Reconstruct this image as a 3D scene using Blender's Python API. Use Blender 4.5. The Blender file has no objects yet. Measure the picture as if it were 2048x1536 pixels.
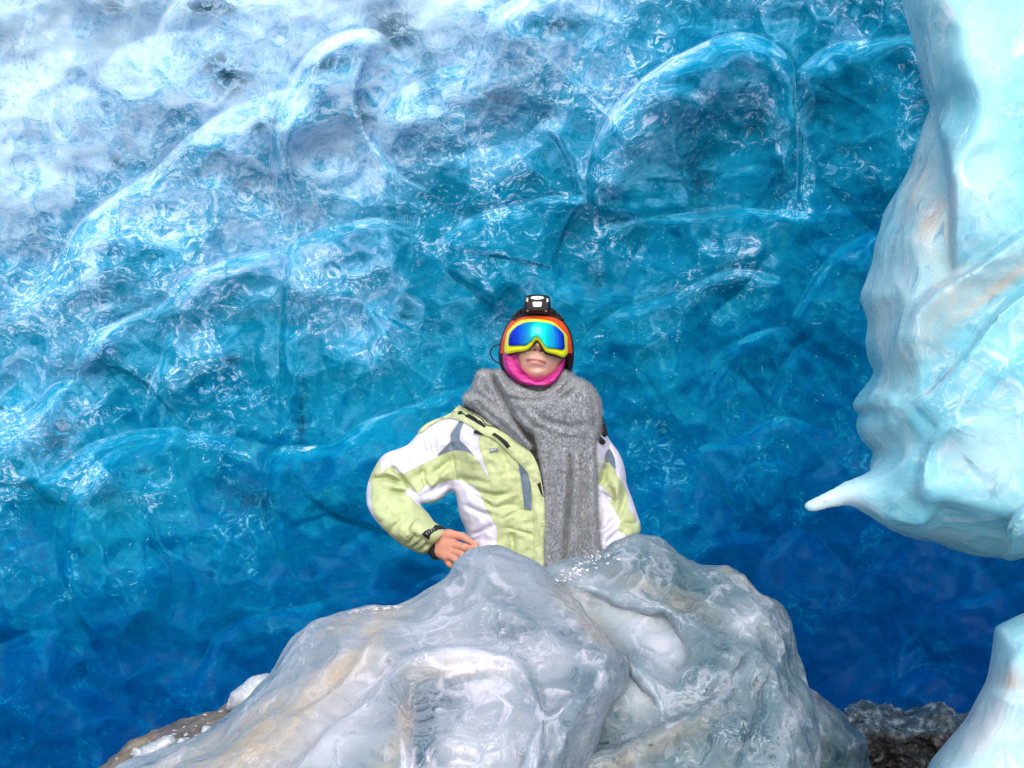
import bpy, math, random
import numpy as np
from mathutils import Vector
from mathutils.bvhtree import BVHTree
from mathutils.geometry import delaunay_2d_cdt

SC = bpy.context.scene
COL = SC.collection

# ------------------------------------------------------------------ camera, sky, sun, exposure
F = 3160.0                    # focal length in photo pixels (2048 wide)
EYE = 1.4
cam_d = bpy.data.cameras.new("camera")
cam = bpy.data.objects.new("camera", cam_d)
COL.objects.link(cam)
cam.location = (0, 0, EYE)
cam.rotation_euler = (math.pi / 2, 0, 0)
cam_d.sensor_width = 36.0
cam_d.lens = 36.0 * F / 2048.0
cam_d.clip_start = 0.05
cam_d.clip_end = 300
SC.camera = cam

SUN_EL, SUN_AZ = math.radians(34), math.radians(178)     # azimuth clockwise from +Y: behind the camera, to its left
world = bpy.data.worlds.new("World")
SC.world = world
world.use_nodes = True
wn = world.node_tree.nodes
sky = wn.new("ShaderNodeTexSky")
sky.sky_type = 'NISHITA'
sky.sun_disc = False
sky.sun_elevation = SUN_EL
sky.sun_rotation = SUN_AZ
sky.air_density = 1.0
sky.dust_density = 3.0
wn["Background"].inputs[1].default_value = 0.15
world.node_tree.links.new(sky.outputs[0], wn["Background"].inputs[0])
sun_d = bpy.data.lights.new("sun", 'SUN')
sun_d.energy = 1.75
sun_d.angle = math.radians(38)
sun_d.color = (1.0, 0.95, 0.88)
sun = bpy.data.objects.new("sun", sun_d)
COL.objects.link(sun)
to_sun = Vector((math.sin(SUN_AZ) * math.cos(SUN_EL), math.cos(SUN_AZ) * math.cos(SUN_EL), math.sin(SUN_EL)))
sun.rotation_euler = to_sun.to_track_quat('Z', 'Y').to_euler()
SC.view_settings.view_transform = 'Standard'
SC.view_settings.look = 'None'
SC.view_settings.gamma = 1.0
SC.view_settings.exposure = 0.38
SC.cycles.use_adaptive_sampling = True
SC.cycles.adaptive_threshold = 0.03
SC.cycles.max_bounces = 6
SC.cycles.diffuse_bounces = 3
SC.cycles.glossy_bounces = 3

# ------------------------------------------------------------------ numpy helpers
def lin(*c):
    return tuple(((v / 255) / 12.92 if v / 255 <= 0.04045 else ((v / 255 + 0.055) / 1.055) ** 2.4) for v in c)

def w_of(px, py, y):
    """the point seen at photo pixel px, py and standing y metres ahead"""
    return np.array([(px - 1024) / F * y, y, EYE - (py - 768) / F * y])

def sstep(x):
    x = np.clip(x, 0, 1)
    return x * x * (3 - 2 * x)

_rng = np.random.RandomState(7)
_perm = _rng.permutation(256)
_perm = np.concatenate([_perm, _perm, _perm])
_g = _rng.normal(size=(256, 3))
_g /= np.linalg.norm(_g, axis=1)[:, None]

def perlin(P):
    P = np.asarray(P, dtype=np.float64)
    i = np.floor(P).astype(np.int64)
    f = P - i
    u = f * f * f * (f * (f * 6 - 15) + 10)
    i &= 255
    out = 0
    for dx in (0, 1):
        wx = u[..., 0] if dx else 1 - u[..., 0]
        for dy in (0, 1):
            wy = u[..., 1] if dy else 1 - u[..., 1]
            for dz in (0, 1):
                wz = u[..., 2] if dz else 1 - u[..., 2]
                h = _perm[_perm[_perm[i[..., 0] + dx] + i[..., 1] + dy] + i[..., 2] + dz]
                g = _g[h]
                out = out + wx * wy * wz * (g[..., 0] * (f[..., 0] - dx) + g[..., 1] * (f[..., 1] - dy) + g[..., 2] * (f[..., 2] - dz))
    return out

def fbm(P, octs=4, gain=0.5):
    s, a = 0, 1.0
    for k in range(octs):
        s = s + a * perlin(P * 2.0 ** k + 13.7 * k)
        a *= gain
    return s

def fbm2(px, py, scale, octs=4, seed=0.0, gain=0.5, ax=1.0, ay=1.0):
    P = np.stack([px / scale * ax, py / scale * ay, np.full(np.shape(px), seed + 0.37)], -1)
    return fbm(P, octs, gain)

def curve(pts, per=8, closed=False):
    p = np.array(pts, float)
    n = len(p)
    out = []
    rng = range(n) if closed else range(n - 1)
    for i in rng:
        if closed:
            a, b, c, d = p[(i - 1) % n], p[i], p[(i + 1) % n], p[(i + 2) % n]
        else:
            a, b, c, d = p[max(i - 1, 0)], p[i], p[i + 1], p[min(i + 2, n - 1)]
        for k in range(per):
            t = k / per
            out.append(0.5 * (2 * b + (c - a) * t + (2 * a - 5 * b + 4 * c - d) * t * t + (3 * b - a - 3 * c + d) * t ** 3))
    if not closed:
        out.append(p[-1])
    return np.array(out)

class Grid:
    """a raster over photo pixels that profiles, folds and patterns are drawn on"""
    def __init__(s, x0, y0, x1, y1, step):
        s.x0, s.y0, s.st = x0, y0, step
        s.nx, s.ny = int((x1 - x0) / step) + 1, int((y1 - y0) / step) + 1
        s.X, s.Y = np.meshgrid(x0 + step * np.arange(s.nx), y0 + step * np.arange(s.ny), indexing='ij')
        s.X = s.X.astype(np.float64); s.Y = s.Y.astype(np.float64)
    def sample(s, M, px, py):
        u = np.clip((px - s.x0) / s.st, 0, s.nx - 1.001)
        v = np.clip((py - s.y0) / s.st, 0, s.ny - 1.001)
        i = u.astype(np.int32); j = v.astype(np.int32)
        u = u - i; v = v - j
        return (M[i, j] * (1 - u) * (1 - v) + M[i + 1, j] * u * (1 - v) + M[i, j + 1] * (1 - u) * v + M[i + 1, j + 1] * u * v)

def line_dist(X, Y, pts):
    """signed normal distance (positive to the right of travel in image space), overshoot past the ends, parameter"""
    best = np.full(X.shape, 1e9); sgn = np.zeros(X.shape); over = np.zeros(X.shape); tt = np.zeros(X.shape)
    n = len(pts) - 1
    for k in range(n):
        a, b = pts[k], pts[k + 1]
        d = b - a; L = math.hypot(*d) + 1e-9; d = d / L
        rx, ry = X - a[0], Y - a[1]
        t = rx * d[0] + ry * d[1]
        s = d[0] * ry - d[1] * rx
        tc = np.clip(t, 0, L)
        o = np.abs(t - tc)
        dist = np.hypot(s, o)
        m = dist < best
        best[m] = dist[m]; sgn[m] = s[m]
        over[m] = o[m] if k in (0, n - 1) else 0
        tt[m] = ((k + tc / L) / n)[m]
        if 0 < k < n - 1:
            # at an inner corner the plain distance with the side of the nearest segment
            sgn[m] = np.where(s[m] >= 0, 1, -1) * dist[m]
    return sgn, over, tt, best

def fold(g, pts, A, L, w, end=25.0, smooth=True, per=6, taper=True, rounded=False):
    """an overlapping fold: rises over w pixels on the inner (right-hand) side of the line, dies away over L"""
    c = curve(pts, per) if smooth else np.array(pts, float)
    pad = max(4 * L, 60)
    i0, i1 = int(max((c[:, 0].min() - pad - g.x0) / g.st, 0)), int(min((c[:, 0].max() + pad - g.x0) / g.st + 2, g.nx))
    j0, j1 = int(max((c[:, 1].min() - pad - g.y0) / g.st, 0)), int(min((c[:, 1].max() + pad - g.y0) / g.st + 2, g.ny))
    out = np.zeros(g.X.shape)
    if i1 <= i0 or j1 <= j0:
        return out
    s, o, t, d = line_dist(g.X[i0:i1, j0:j1], g.Y[i0:i1, j0:j1], c)
    rise = (1 - np.exp(-np.maximum(s, 0) / w)) if rounded else sstep((s + w * 0.5) / w)
    h = rise * np.exp(-np.maximum(s, 0) / L) * np.exp(-(o / end) ** 2)
    if taper:
        h = h * np.clip(np.sin(np.pi * np.clip(t, 0.02, 0.98)), 0, 1) ** 0.5
    out[i0:i1, j0:j1] = A * h
    return out

def groove(g, pts, A, w, end=8.0, per=6, taper=True):
    """a crease (A < 0) or a soft ridge (A > 0) of half width w along a line"""
    c = curve(pts, per) if len(pts) > 2 else np.array(pts, float)
    pad = 4 * w + 10
    i0, i1 = int(max((c[:, 0].min() - pad - g.x0) / g.st, 0)), int(min((c[:, 0].max() + pad - g.x0) / g.st + 2, g.nx))
    j0, j1 = int(max((c[:, 1].min() - pad - g.y0) / g.st, 0)), int(min((c[:, 1].max() + pad - g.y0) / g.st + 2, g.ny))
    out = np.zeros(g.X.shape)
    if i1 <= i0 or j1 <= j0:
        return out
    s, o, t, d = line_dist(g.X[i0:i1, j0:j1], g.Y[i0:i1, j0:j1], c)
    h = np.exp(-(d / w) ** 2)
    if taper:
        h = h * np.clip(np.sin(np.pi * np.clip(t, 0.03, 0.97)), 0, 1) ** 0.6
    out[i0:i1, j0:j1] = A * h
    return out

def blob(g, x, y, sx, sy=None, rot=0.0):
    sy = sy or sx
    c, s = math.cos(math.radians(rot)), math.sin(math.radians(rot))
    dx, dy = g.X - x, g.Y - y
    u, v = dx * c + dy * s, -dx * s + dy * c
    return np.exp(-(u / sx) ** 2 - (v / sy) ** 2)

def poly_sdf(X, Y, pts):
    pts = np.asarray(pts, float)
    d2 = np.full(X.shape, 1e18); inside = np.zeros(X.shape, bool)
    n = len(pts)
    for k in range(n):
        a, b = pts[k], pts[(k + 1) % n]
        e = b - a
        L2 = e[0] ** 2 + e[1] ** 2 + 1e-12
        rx, ry = X - a[0], Y - a[1]
        t = np.clip((rx * e[0] + ry * e[1]) / L2, 0, 1)
        d2 = np.minimum(d2, (rx - e[0] * t) ** 2 + (ry - e[1] * t) ** 2)
        c = (a[1] > Y) != (b[1] > Y)
        xi = a[0] + (Y - a[1]) / (b[1] - a[1] if b[1] != a[1] else 1e-12) * e[0]
        inside ^= c & (X < xi)
    return np.where(inside, -1, 1) * np.sqrt(d2)

def surface_nets(Fv, origin, h):
    """one closed quad mesh round the region where Fv < 0"""
    S = Fv < 0
    nx, ny, nz = Fv.shape
    cnt = np.zeros((nx - 1, ny - 1, nz - 1), np.int8)
    for dx in (0, 1):
        for dy in (0, 1):
            for dz in (0, 1):
                cnt += S[dx:nx - 1 + dx, dy:ny - 1 + dy, dz:nz - 1 + dz]
    act = (cnt > 0) & (cnt < 8)
    idx = np.argwhere(act)
    ids = np.full(act.shape, -1, np.int64)
    ids[act] = np.arange(len(idx))
    acc = np.zeros((len(idx), 3)); num = np.zeros(len(idx))
    C = [(0, 0, 0), (1, 0, 0), (0, 1, 0), (0, 0, 1), (1, 1, 0), (1, 0, 1), (0, 1, 1), (1, 1, 1)]
    E = [(a, b) for a in C for b in C if sum(b) - sum(a) == 1 and all(q >= p for p, q in zip(a, b))]
    i, j, k = idx.T
    for a, b in E:
        fa = Fv[i + a[0], j + a[1], k + a[2]].astype(float); fb = Fv[i + b[0], j + b[1], k + b[2]].astype(float)
        m = (fa < 0) != (fb < 0)
        t = np.where(m, fa / np.where(fa == fb, 1, fa - fb), 0)
        a_, b_ = np.array(a, float), np.array(b, float)
        acc += m[:, None] * (a_ + t[:, None] * (b_ - a_)); num += m
    V = (idx + acc / num[:, None]) * h + np.array(origin)
    quads = []
    for ax in range(3):
        sl0 = [slice(1, None)] * 3; sl1 = [slice(1, None)] * 3
        sl0 = [slice(1, n - 1) for n in Fv.shape]; sl1 = list(sl0)
        sl0[ax] = slice(0, Fv.shape[ax] - 1); sl1[ax] = slice(1, Fv.shape[ax])
        a, b = S[tuple(sl0)], S[tuple(sl1)]
        e = np.argwhere(a != b)
        off = np.array([1, 1, 1]); off[ax] = 0
        e = e + off
        u, v = [(1, 2), (2, 0), (0, 1)][ax]
        du = np.zeros(3, int); du[u] = 1
        dv = np.zeros(3, int); dv[v] = 1
        q = [e - du - dv, e - dv, e, e - du]
        Q = np.stack([ids[tuple(c.T)] for c in q], 1)
        fl = ~S[tuple(e.T)]
        Q[fl] = Q[fl][:, ::-1]
        quads.append(Q)
    return V, np.concatenate(quads)

def relax(V, Q, it=1, lam=0.5):
    E = np.concatenate([Q[:, [0, 1]], Q[:, [1, 2]], Q[:, [2, 3]], Q[:, [3, 0]]])
    n = len(V)
    deg = np.bincount(E.ravel(), minlength=n).astype(float)
    for _ in range(it):
        acc = np.zeros_like(V)
        for c in range(3):
            acc[:, c] = np.bincount(E[:, 0], V[E[:, 1], c], n) + np.bincount(E[:, 1], V[E[:, 0], c], n)
        V = V + lam * (acc / np.maximum(deg, 1)[:, None] - V)
    return V

def normals(V, Q):
    N = np.cross(V[Q[:, 2]] - V[Q[:, 0]], V[Q[:, 3]] - V[Q[:, 1]])
    out = np.zeros_like(V)
    for c in range(3):
        for k in range(4):
            out[:, c] += np.bincount(Q[:, k], N[:, c], len(V))
    return out / (np.linalg.norm(out, axis=1)[:, None] + 1e-12)

def to_px(V):
    return 1024 + V[:, 0] / V[:, 1] * F, 768 - (V[:, 2] - EYE) / V[:, 1] * F

# ------------------------------------------------------------------ object helpers
def tag(o, label=None, cat=None, group=None, kind=None):
    if label: o['label'] = label
    if cat: o['category'] = cat
    if group: o['group'] = group
    if kind: o['kind'] = kind
    return o

def mesh_obj(name, V, faces, mat, parent=None, attrs=None, smooth=True, mat_idx=None):
    me = bpy.data.meshes.new(name)
    V = np.asarray(V, np.float32)
    if isinstance(faces, np.ndarray):
        nf, k = faces.shape
        me.vertices.add(len(V)); me.loops.add(nf * k); me.polygons.add(nf)
        me.vertices.foreach_set("co", V.ravel())
        me.loops.foreach_set("vertex_index", faces.astype(np.int32).ravel())
        me.polygons.foreach_set("loop_start", np.arange(0, nf * k, k, dtype=np.int32))
        me.update(calc_edges=True)
    else:
        me.from_pydata(V.tolist(), [], [tuple(int(i) for i in f) for f in faces])
    me.validate()
    for n, a in (attrs or {}).items():
        at = me.attributes.new(n, 'FLOAT', 'POINT')
        at.data.foreach_set("value", np.asarray(a, np.float32))
    me.polygons.foreach_set("use_smooth", np.full(len(me.polygons), smooth))
    for m in (mat if isinstance(mat, (list, tuple)) else [mat]):
        me.materials.append(m)
    if mat_idx is not None:
        me.polygons.foreach_set("material_index", np.asarray(mat_idx, np.int32))
    o = bpy.data.objects.new(name, me)
    COL.objects.link(o)
    if parent is not None:
        o.parent = parent
        o.matrix_parent_inverse = parent.matrix_world.inverted()
    return o

def join_geo(parts):
    Vs, Qs, n = [], [], 0
    for V, Q in parts:
        Vs.append(V); Qs.append(Q + n); n += len(V)
    return np.concatenate(Vs), np.concatenate(Qs)

class Piece:
    """a traced outline inflated to a rounded solid: R is the rounding in pixels, T the half depth, yc how far ahead it stands"""
    def __init__(s, outline, R, T, yc, grid=None, relief=None, step=3, smooth=True, per=5, power=2.0, slope=None, pad=60):
        o = curve(outline, per, True) if smooth else np.array(outline, float)
        x0, y0 = o.min(0) - pad; x1, y1 = o.max(0) + pad
        s.g = Grid(x0, y0, x1, y1, step)
        s.d = poly_sdf(s.g.X, s.g.Y, o)
        s.R, s.T, s.yc, s.rel, s.rg, s.p = R, T, yc, relief, grid, power
        s.box = (x0, y0, x1, y1)
    def ev(s, px, py, y):
        d = s.g.sample(s.d, px, py)
        q1 = np.maximum(d + s.R, 0) / s.R
        T = s.T(px, py) if callable(s.T) else s.T
        yc = s.yc(px, py) if callable(s.yc) else s.yc
        dy = y - yc
        if s.rel is not None:
            r = s.rg.sample(s.rel, px, py)
            dy = np.where(dy < 0, np.minimum(dy + r, 0), dy)
        q2 = np.abs(dy) / T
        Rm = s.R * 4 / F * 1.0
        return ((q1 ** s.p + q2 ** s.p) ** (1 / s.p) - 1) * np.minimum(Rm, T)

def smin(a, b, k):
    if k <= 0: return np.minimum(a, b)
    h = np.maximum(k - np.abs(a - b), 0) / k
    return np.minimum(a, b) - h * h * k * 0.25

def capsule(x, y, z, a, b, ra, rb):
    a, b = np.array(a), np.array(b)
    e = b - a
    t = np.clip(((x - a[0]) * e[0] + (y - a[1]) * e[1] + (z - a[2]) * e[2]) / (e @ e + 1e-12), 0, 1)
    return np.sqrt((x - a[0] - e[0] * t) ** 2 + (y - a[1] - e[1] * t) ** 2 + (z - a[2] - e[2] * t) ** 2) - (ra + (rb - ra) * t)

def solid(fn, lo, hi, h, it=1):
    """mesh the zero level of fn(x, y, z, px, py) inside a box"""
    xs, ys, zs = [np.arange(lo[c], hi[c] + h, h) for c in range(3)]
    out = np.empty((len(xs), len(ys), len(zs)), np.float32)
    for i0 in range(0, len(xs), 24):
        x, y, z = np.meshgrid(xs[i0:i0 + 24], ys, zs, indexing='ij')
        px = 1024 + x / y * F; py = 768 - (z - EYE) / y * F
        out[i0:i0 + 24] = fn(x, y, z, px, py)
    out[0], out[-1], out[:, 0], out[:, -1], out[:, :, 0], out[:, :, -1] = 1, 1, 1, 1, 1, 1
    V, Q = surface_nets(out, lo, h)
    if it: V = relax(V, Q, it)
    return V, Q

def plate(pts, depth, th, step=4.0, smooth=True, per=4, bulge=0.0):
    """a thin panel cut to a traced outline that lies on a surface: depth(px, py) gives its front"""
    o = curve(pts, per, True) if smooth else np.array(pts, float)
    g = Grid(o[:, 0].min(), o[:, 1].min(), o[:, 0].max(), o[:, 1].max(), step)
    d = poly_sdf(g.X, g.Y, o)
    inn = np.stack([g.X[d < -step * 0.6], g.Y[d < -step * 0.6]], 1)
    P = [Vector(p) for p in np.concatenate([o, inn])]
    n = len(o)
    vo, _, fo, *_ = delaunay_2d_cdt(P, [(i, (i + 1) % n) for i in range(n)], [], 1, 1e-4)
    vo = np.array([tuple(v) for v in vo])
    dd = poly_sdf(vo[:, 0], vo[:, 1], o)
    y = depth(vo[:, 0], vo[:, 1]) - bulge * np.sqrt(np.clip(-dd / 6.0, 0, 1))
    A = np.stack([(vo[:, 0] - 1024) / F * y, y, EYE - (vo[:, 1] - 768) / F * y], 1)
    B = A.copy(); B[:, 1] += th + bulge * np.sqrt(np.clip(-dd / 6.0, 0, 1))
    m = len(vo); faces = []; edges = {}
    for f in fo:
        f = list(f)
        a2 = sum(vo[f[i]][0] * vo[f[(i + 1) % 3]][1] - vo[f[(i + 1) % 3]][0] * vo[f[i]][1] for i in range(3))
        if a2 < 0: f = f[::-1]
        faces.append(tuple(f)); faces.append(tuple(i + m for i in f[::-1]))
        for i in range(3):
            edges[(f[i], f[(i + 1) % 3])] = 1
    for (a, b) in list(edges):
        if (b, a) not in edges:
            faces.append((b, a, a + m, b + m))
    return np.concatenate([A, B]), faces

def surf_depth(objs, lift=0.003, default=None):
    """depth function that follows the front of the given objects"""
    trees = []
    for o in objs:
        me = o.data
        trees.append(BVHTree.FromPolygons([v.co[:] for v in me.vertices], [p.vertices[:] for p in me.polygons]))
    eye = Vector((0, 0, EYE))
    def f(px, py):
        out = np.full(len(px), np.nan)
        for i in range(len(px)):
            d = Vector(((px[i] - 1024) / F, 1, -(py[i] - 768) / F)).normalized()
            for t in trees:
                h = t.ray_cast(eye, d)
                if h[0] is not None and not (out[i] < h[0].y):
                    out[i] = h[0].y
        bad = np.isnan(out)
        if bad.any():
            good = np.where(~bad)[0]
            if len(good) == 0:
                out[:] = default
            else:
                for i in np.where(bad)[0]:
                    k = good[np.argmin((px[good] - px[i]) ** 2 + (py[good] - py[i]) ** 2)]
                    out[i] = out[k]
        return out - lift
    return f

# ------------------------------------------------------------------ materials
def new_mat(name):
    m = bpy.data.materials.new(name); m.use_nodes = True
    nt = m.node_tree
    return m, nt, nt.nodes["Principled BSDF"]

class NT:
    """short-hand for wiring shader nodes"""
    def __init__(s, nt): s.nt = nt
    def n(s, t, ins=None, **kw):
        nd = s.nt.nodes.new(t)
        for k, v in kw.items(): setattr(nd, k, v)
        for k, v in (ins or {}).items(): s.put(nd.inputs[k], v)
        return nd
    def put(s, sock, v):
        if hasattr(v, 'links') or isinstance(v, bpy.types.NodeSocket): s.nt.links.new(v, sock)
        else:
            if isinstance(v, tuple) and len(v) == 3 and sock.type == 'RGBA': v = v + (1,)
            sock.default_value = v
    def math(s, op, a, b=None, clamp=False):
        nd = s.n('ShaderNodeMath', operation=op, use_clamp=clamp)
        s.put(nd.inputs[0], a)
        if b is not None: s.put(nd.inputs[1], b)
        return nd.outputs[0]
    def noise(s, vec, scale, detail=4, rough=0.5, dist=0.0):
        nd = s.n('ShaderNodeTexNoise', {'Scale': scale, 'Detail': detail, 'Roughness': rough, 'Distortion': dist})
        if vec is not None: s.put(nd.inputs['Vector'], vec)
        return nd.outputs[0]
    def coord(s): return s.n('ShaderNodeTexCoord').outputs['Object']
    def mapping(s, vec, scale=(1, 1, 1), rot=(0, 0, 0), loc=(0, 0, 0)):
        nd = s.n('ShaderNodeMapping'); s.put(nd.inputs['Vector'], vec)
        nd.inputs['Scale'].default_value = scale; nd.inputs['Rotation'].default_value = rot; nd.inputs['Location'].default_value = loc
        return nd.outputs[0]
    def attr(s, name): return s.n('ShaderNodeAttribute', attribute_name=name).outputs['Fac']
    def rng(s, v, a, b, c=0.0, d=1.0, smooth=True):
        nd = s.n('ShaderNodeMapRange', interpolation_type='SMOOTHSTEP' if smooth else 'LINEAR')
        s.put(nd.inputs[0], v)
        for i, q in enumerate((a, b, c, d)): nd.inputs[i + 1].default_value = q
        return nd.outputs[0]
    def mix(s, f, a, b):
        nd = s.n('ShaderNodeMix', data_type='RGBA')
        s.put(nd.inputs[0], f); s.put(nd.inputs[6], a); s.put(nd.inputs[7], b)
        return nd.outputs[2]
    def ramp(s, f, stops):
        nd = s.n('ShaderNodeValToRGB')
        s.put(nd.inputs[0], f)
        e = nd.color_ramp.elements
        while len(e) < len(stops): e.new(0.5)
        for q, (p, c) in zip(e, stops):
            q.position = p; q.color = tuple(c) + (1,)
        return nd.outputs[0]
    def bump(s, h, dist, strength=1.0, nrm=None):
        nd = s.n('ShaderNodeBump', {'Strength': strength, 'Distance': dist})
        s.put(nd.inputs['Height'], h)
        if nrm is not None: s.put(nd.inputs['Normal'], nrm)
        return nd.outputs[0]

def plain(name, col, rough=0.6, metal=0.0, noise=0.12, scale=60, bump=0.0, spec=0.5, coat=0.0):
    m, nt, b = new_mat(name); N = NT(nt)
    co = N.coord()
    f = N.noise(co, scale, 4, 0.6)
    c = N.mix(N.rng(f, 0.3, 0.7), tuple(v * (1 - noise) for v in col), tuple(min(v * (1 + noise), 1) for v in col))
    N.put(b.inputs['Base Color'], c)
    b.inputs['Roughness'].default_value = rough; b.inputs['Metallic'].default_value = metal
    b.inputs['Specular IOR Level'].default_value = spec; b.inputs['Coat Weight'].default_value = coat
    if bump: N.put(b.inputs['Normal'], N.bump(N.noise(co, scale * 4, 3, 0.6), bump))
    return m

def cave_ice():
    m, nt, b = new_mat("cave_ice"); N = NT(nt)
    co = N.coord()
    g = N.attr("light_falloff")            # light falloff painted as colour: 0 = white ... 1 = deep blue
    win = N.attr("window")           # clear windows in the ice
    flow = N.attr("ridge_light")  # pale seams and ridge highlights, painted into the colour
    wr = N.n('ShaderNodeVectorMath', operation='ADD')
    N.put(wr.inputs[0], co)
    nz = N.n('ShaderNodeTexNoise', {'Scale': 3.0, 'Detail': 3.0}); N.put(nz.inputs['Vector'], co)
    sc_ = N.n('ShaderNodeVectorMath', operation='SCALE'); N.put(sc_.inputs[0], nz.outputs[1]); sc_.inputs['Scale'].default_value = 0.25
    N.put(wr.inputs[1], sc_.outputs[0])
    gn = N.n('ShaderNodeNewGeometry').outputs['Normal']
    gs = N.n('ShaderNodeVectorMath', operation='SCALE'); N.put(gs.inputs[0], gn); gs.inputs['Scale'].default_value = 0.28
    wr2 = N.n('ShaderNodeVectorMath', operation='ADD'); N.put(wr2.inputs[0], wr.outputs[0]); N.put(wr2.inputs[1], gs.outputs[0]); wv = wr2.outputs[0]
    co_ = N.n('ShaderNodeVectorMath', operation='ADD'); N.put(co_.inputs[0], co); N.put(co_.inputs[1], gs.outputs[0]); raw = co; co = co_.outputs[0]
    gf_ = N.n('ShaderNodeVectorMath', operation='SCALE'); N.put(gf_.inputs[0], gn); gf_.inputs['Scale'].default_value = 0.07
    rf_ = N.n('ShaderNodeVectorMath', operation='ADD'); N.put(rf_.inputs[0], raw); N.put(rf_.inputs[1], gf_.outputs[0]); raw = rf_.outputs[0]
    big = N.noise(co, 1.3, 4, 0.6, 0.3)
    mid = N.noise(co, 4.2, 6, 0.66, 0.25)
    streak = N.noise(N.mapping(wv, (1.0, 1.0, 3.2), (0, 0.4, 0)), 8.0, 6, 0.66, 0.3)
    fine = N.noise(N.mapping(raw, (1, 1, 1.5)), 36.0, 8, 0.84, 0.1)
    fine2 = N.noise(N.mapping(raw, (1, 1, 1.8), (0, 0.35, 0)), 12.0, 9, 0.80, 0.1)
    # crumbs of white bubbles in patches; they crowd where the painted light is brightest
    thick = N.rng(g, 0.0, 0.5, 0.16, 0.0)
    patch = N.math('ADD', N.noise(raw, 3.8, 8, 0.72, 0.2), thick)
    fmask = N.rng(patch, 0.49, 0.62)
    crumbs = N.math('MULTIPLY', N.rng(fine, 0.50, 0.58), fmask)
    crumbs = N.math('MULTIPLY', crumbs, N.rng(g, 0.1, 0.8, 1.0, 0.85))
    glints = N.math('MULTIPLY', N.rng(N.noise(raw, 75.0, 5, 0.8), 0.60, 0.68), N.rng(N.noise(co, 6.0, 4, 0.65), 0.48, 0.6))
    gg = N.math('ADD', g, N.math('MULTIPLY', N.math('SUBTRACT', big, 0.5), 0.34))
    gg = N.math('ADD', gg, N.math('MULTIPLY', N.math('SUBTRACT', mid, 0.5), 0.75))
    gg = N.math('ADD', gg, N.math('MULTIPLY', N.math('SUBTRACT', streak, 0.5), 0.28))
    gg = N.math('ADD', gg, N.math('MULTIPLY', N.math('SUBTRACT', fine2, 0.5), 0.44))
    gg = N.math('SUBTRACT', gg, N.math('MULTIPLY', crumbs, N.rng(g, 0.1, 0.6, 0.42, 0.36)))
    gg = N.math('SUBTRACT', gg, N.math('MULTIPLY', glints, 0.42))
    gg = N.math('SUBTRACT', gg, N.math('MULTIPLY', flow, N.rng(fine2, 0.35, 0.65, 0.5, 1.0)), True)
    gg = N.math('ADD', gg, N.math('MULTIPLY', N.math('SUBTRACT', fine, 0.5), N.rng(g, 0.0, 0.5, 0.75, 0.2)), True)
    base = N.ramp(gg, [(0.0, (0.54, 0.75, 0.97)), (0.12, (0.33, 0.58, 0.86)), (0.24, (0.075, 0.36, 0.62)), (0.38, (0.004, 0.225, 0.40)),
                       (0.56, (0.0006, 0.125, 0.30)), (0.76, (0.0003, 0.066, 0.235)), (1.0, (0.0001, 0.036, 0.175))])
    spx = N.math('MULTIPLY', N.rng(N.noise(N.mapping(raw, (1, 1, 1.5), (0, 0.4, 0)), 60.0, 6, 0.78, 0.2), 0.52, 0.60), N.rng(g, 0.05, 0.42, 0.6, 0.0))
    spx = N.math('MULTIPLY', spx, N.rng(N.noise(N.mapping(co, loc=(7, 1, 3)), 4.5, 5, 0.65), 0.42, 0.58))
    base = N.mix(spx, base, (0.11, 0.33, 0.56))
    # dark clear spots where one sees deep into the ice
    dk = N.rng(fine2, 0.56, 0.66)
    dkm = N.rng(N.noise(N.mapping(co, (1, 1, 1), (0, 0, 0), (3, 5, 1)), 3.0, 5, 0.6), 0.50, 0.64)
    dark = N.math('MULTIPLY', dk, dkm)
    wn_ = N.math('MULTIPLY', win, N.rng(N.math('ADD', N.math('MULTIPLY', fine, 0.5), N.math('MULTIPLY', fine2, 0.5)), 0.42, 0.54))
    dark = N.math('MAXIMUM', N.math('MULTIPLY', dark, 0.65), wn_, True)
    deep = N.mix(N.rng(g, 0.0, 0.9), (0.008, 0.07, 0.13), (0.0, 0.025, 0.10))
    col = N.mix(dark, base, deep)
    N.put(b.inputs['Base Color'], col)
    N.put(b.inputs['Roughness'], N.rng(fine, 0.3, 0.7, 0.3, 0.6))
    b.inputs['IOR'].default_value = 1.31
    b.inputs['Specular IOR Level'].default_value = 0.0
    N.put(b.inputs['Coat Weight'], N.rng(g, 0.15, 0.6, 0.28, 0.05))
    b.inputs['Coat Roughness'].default_value = 0.07
    b.inputs['Subsurface Weight'].default_value = 0.6
    b.inputs['Subsurface Radius'].default_value = (0.4, 0.8, 1.0)
    b.inputs['Subsurface Scale'].default_value = 0.12
    b.inputs['Coat IOR'].default_value = 1.31
    n1 = N.bump(mid, 0.008, 0.4)
    n2 = N.bump(fine2, 0.003, 0.5, n1)
    N.put(b.inputs['Normal'], n2)
    N.put(b.inputs['Coat Normal'], n2)
    return m

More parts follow.
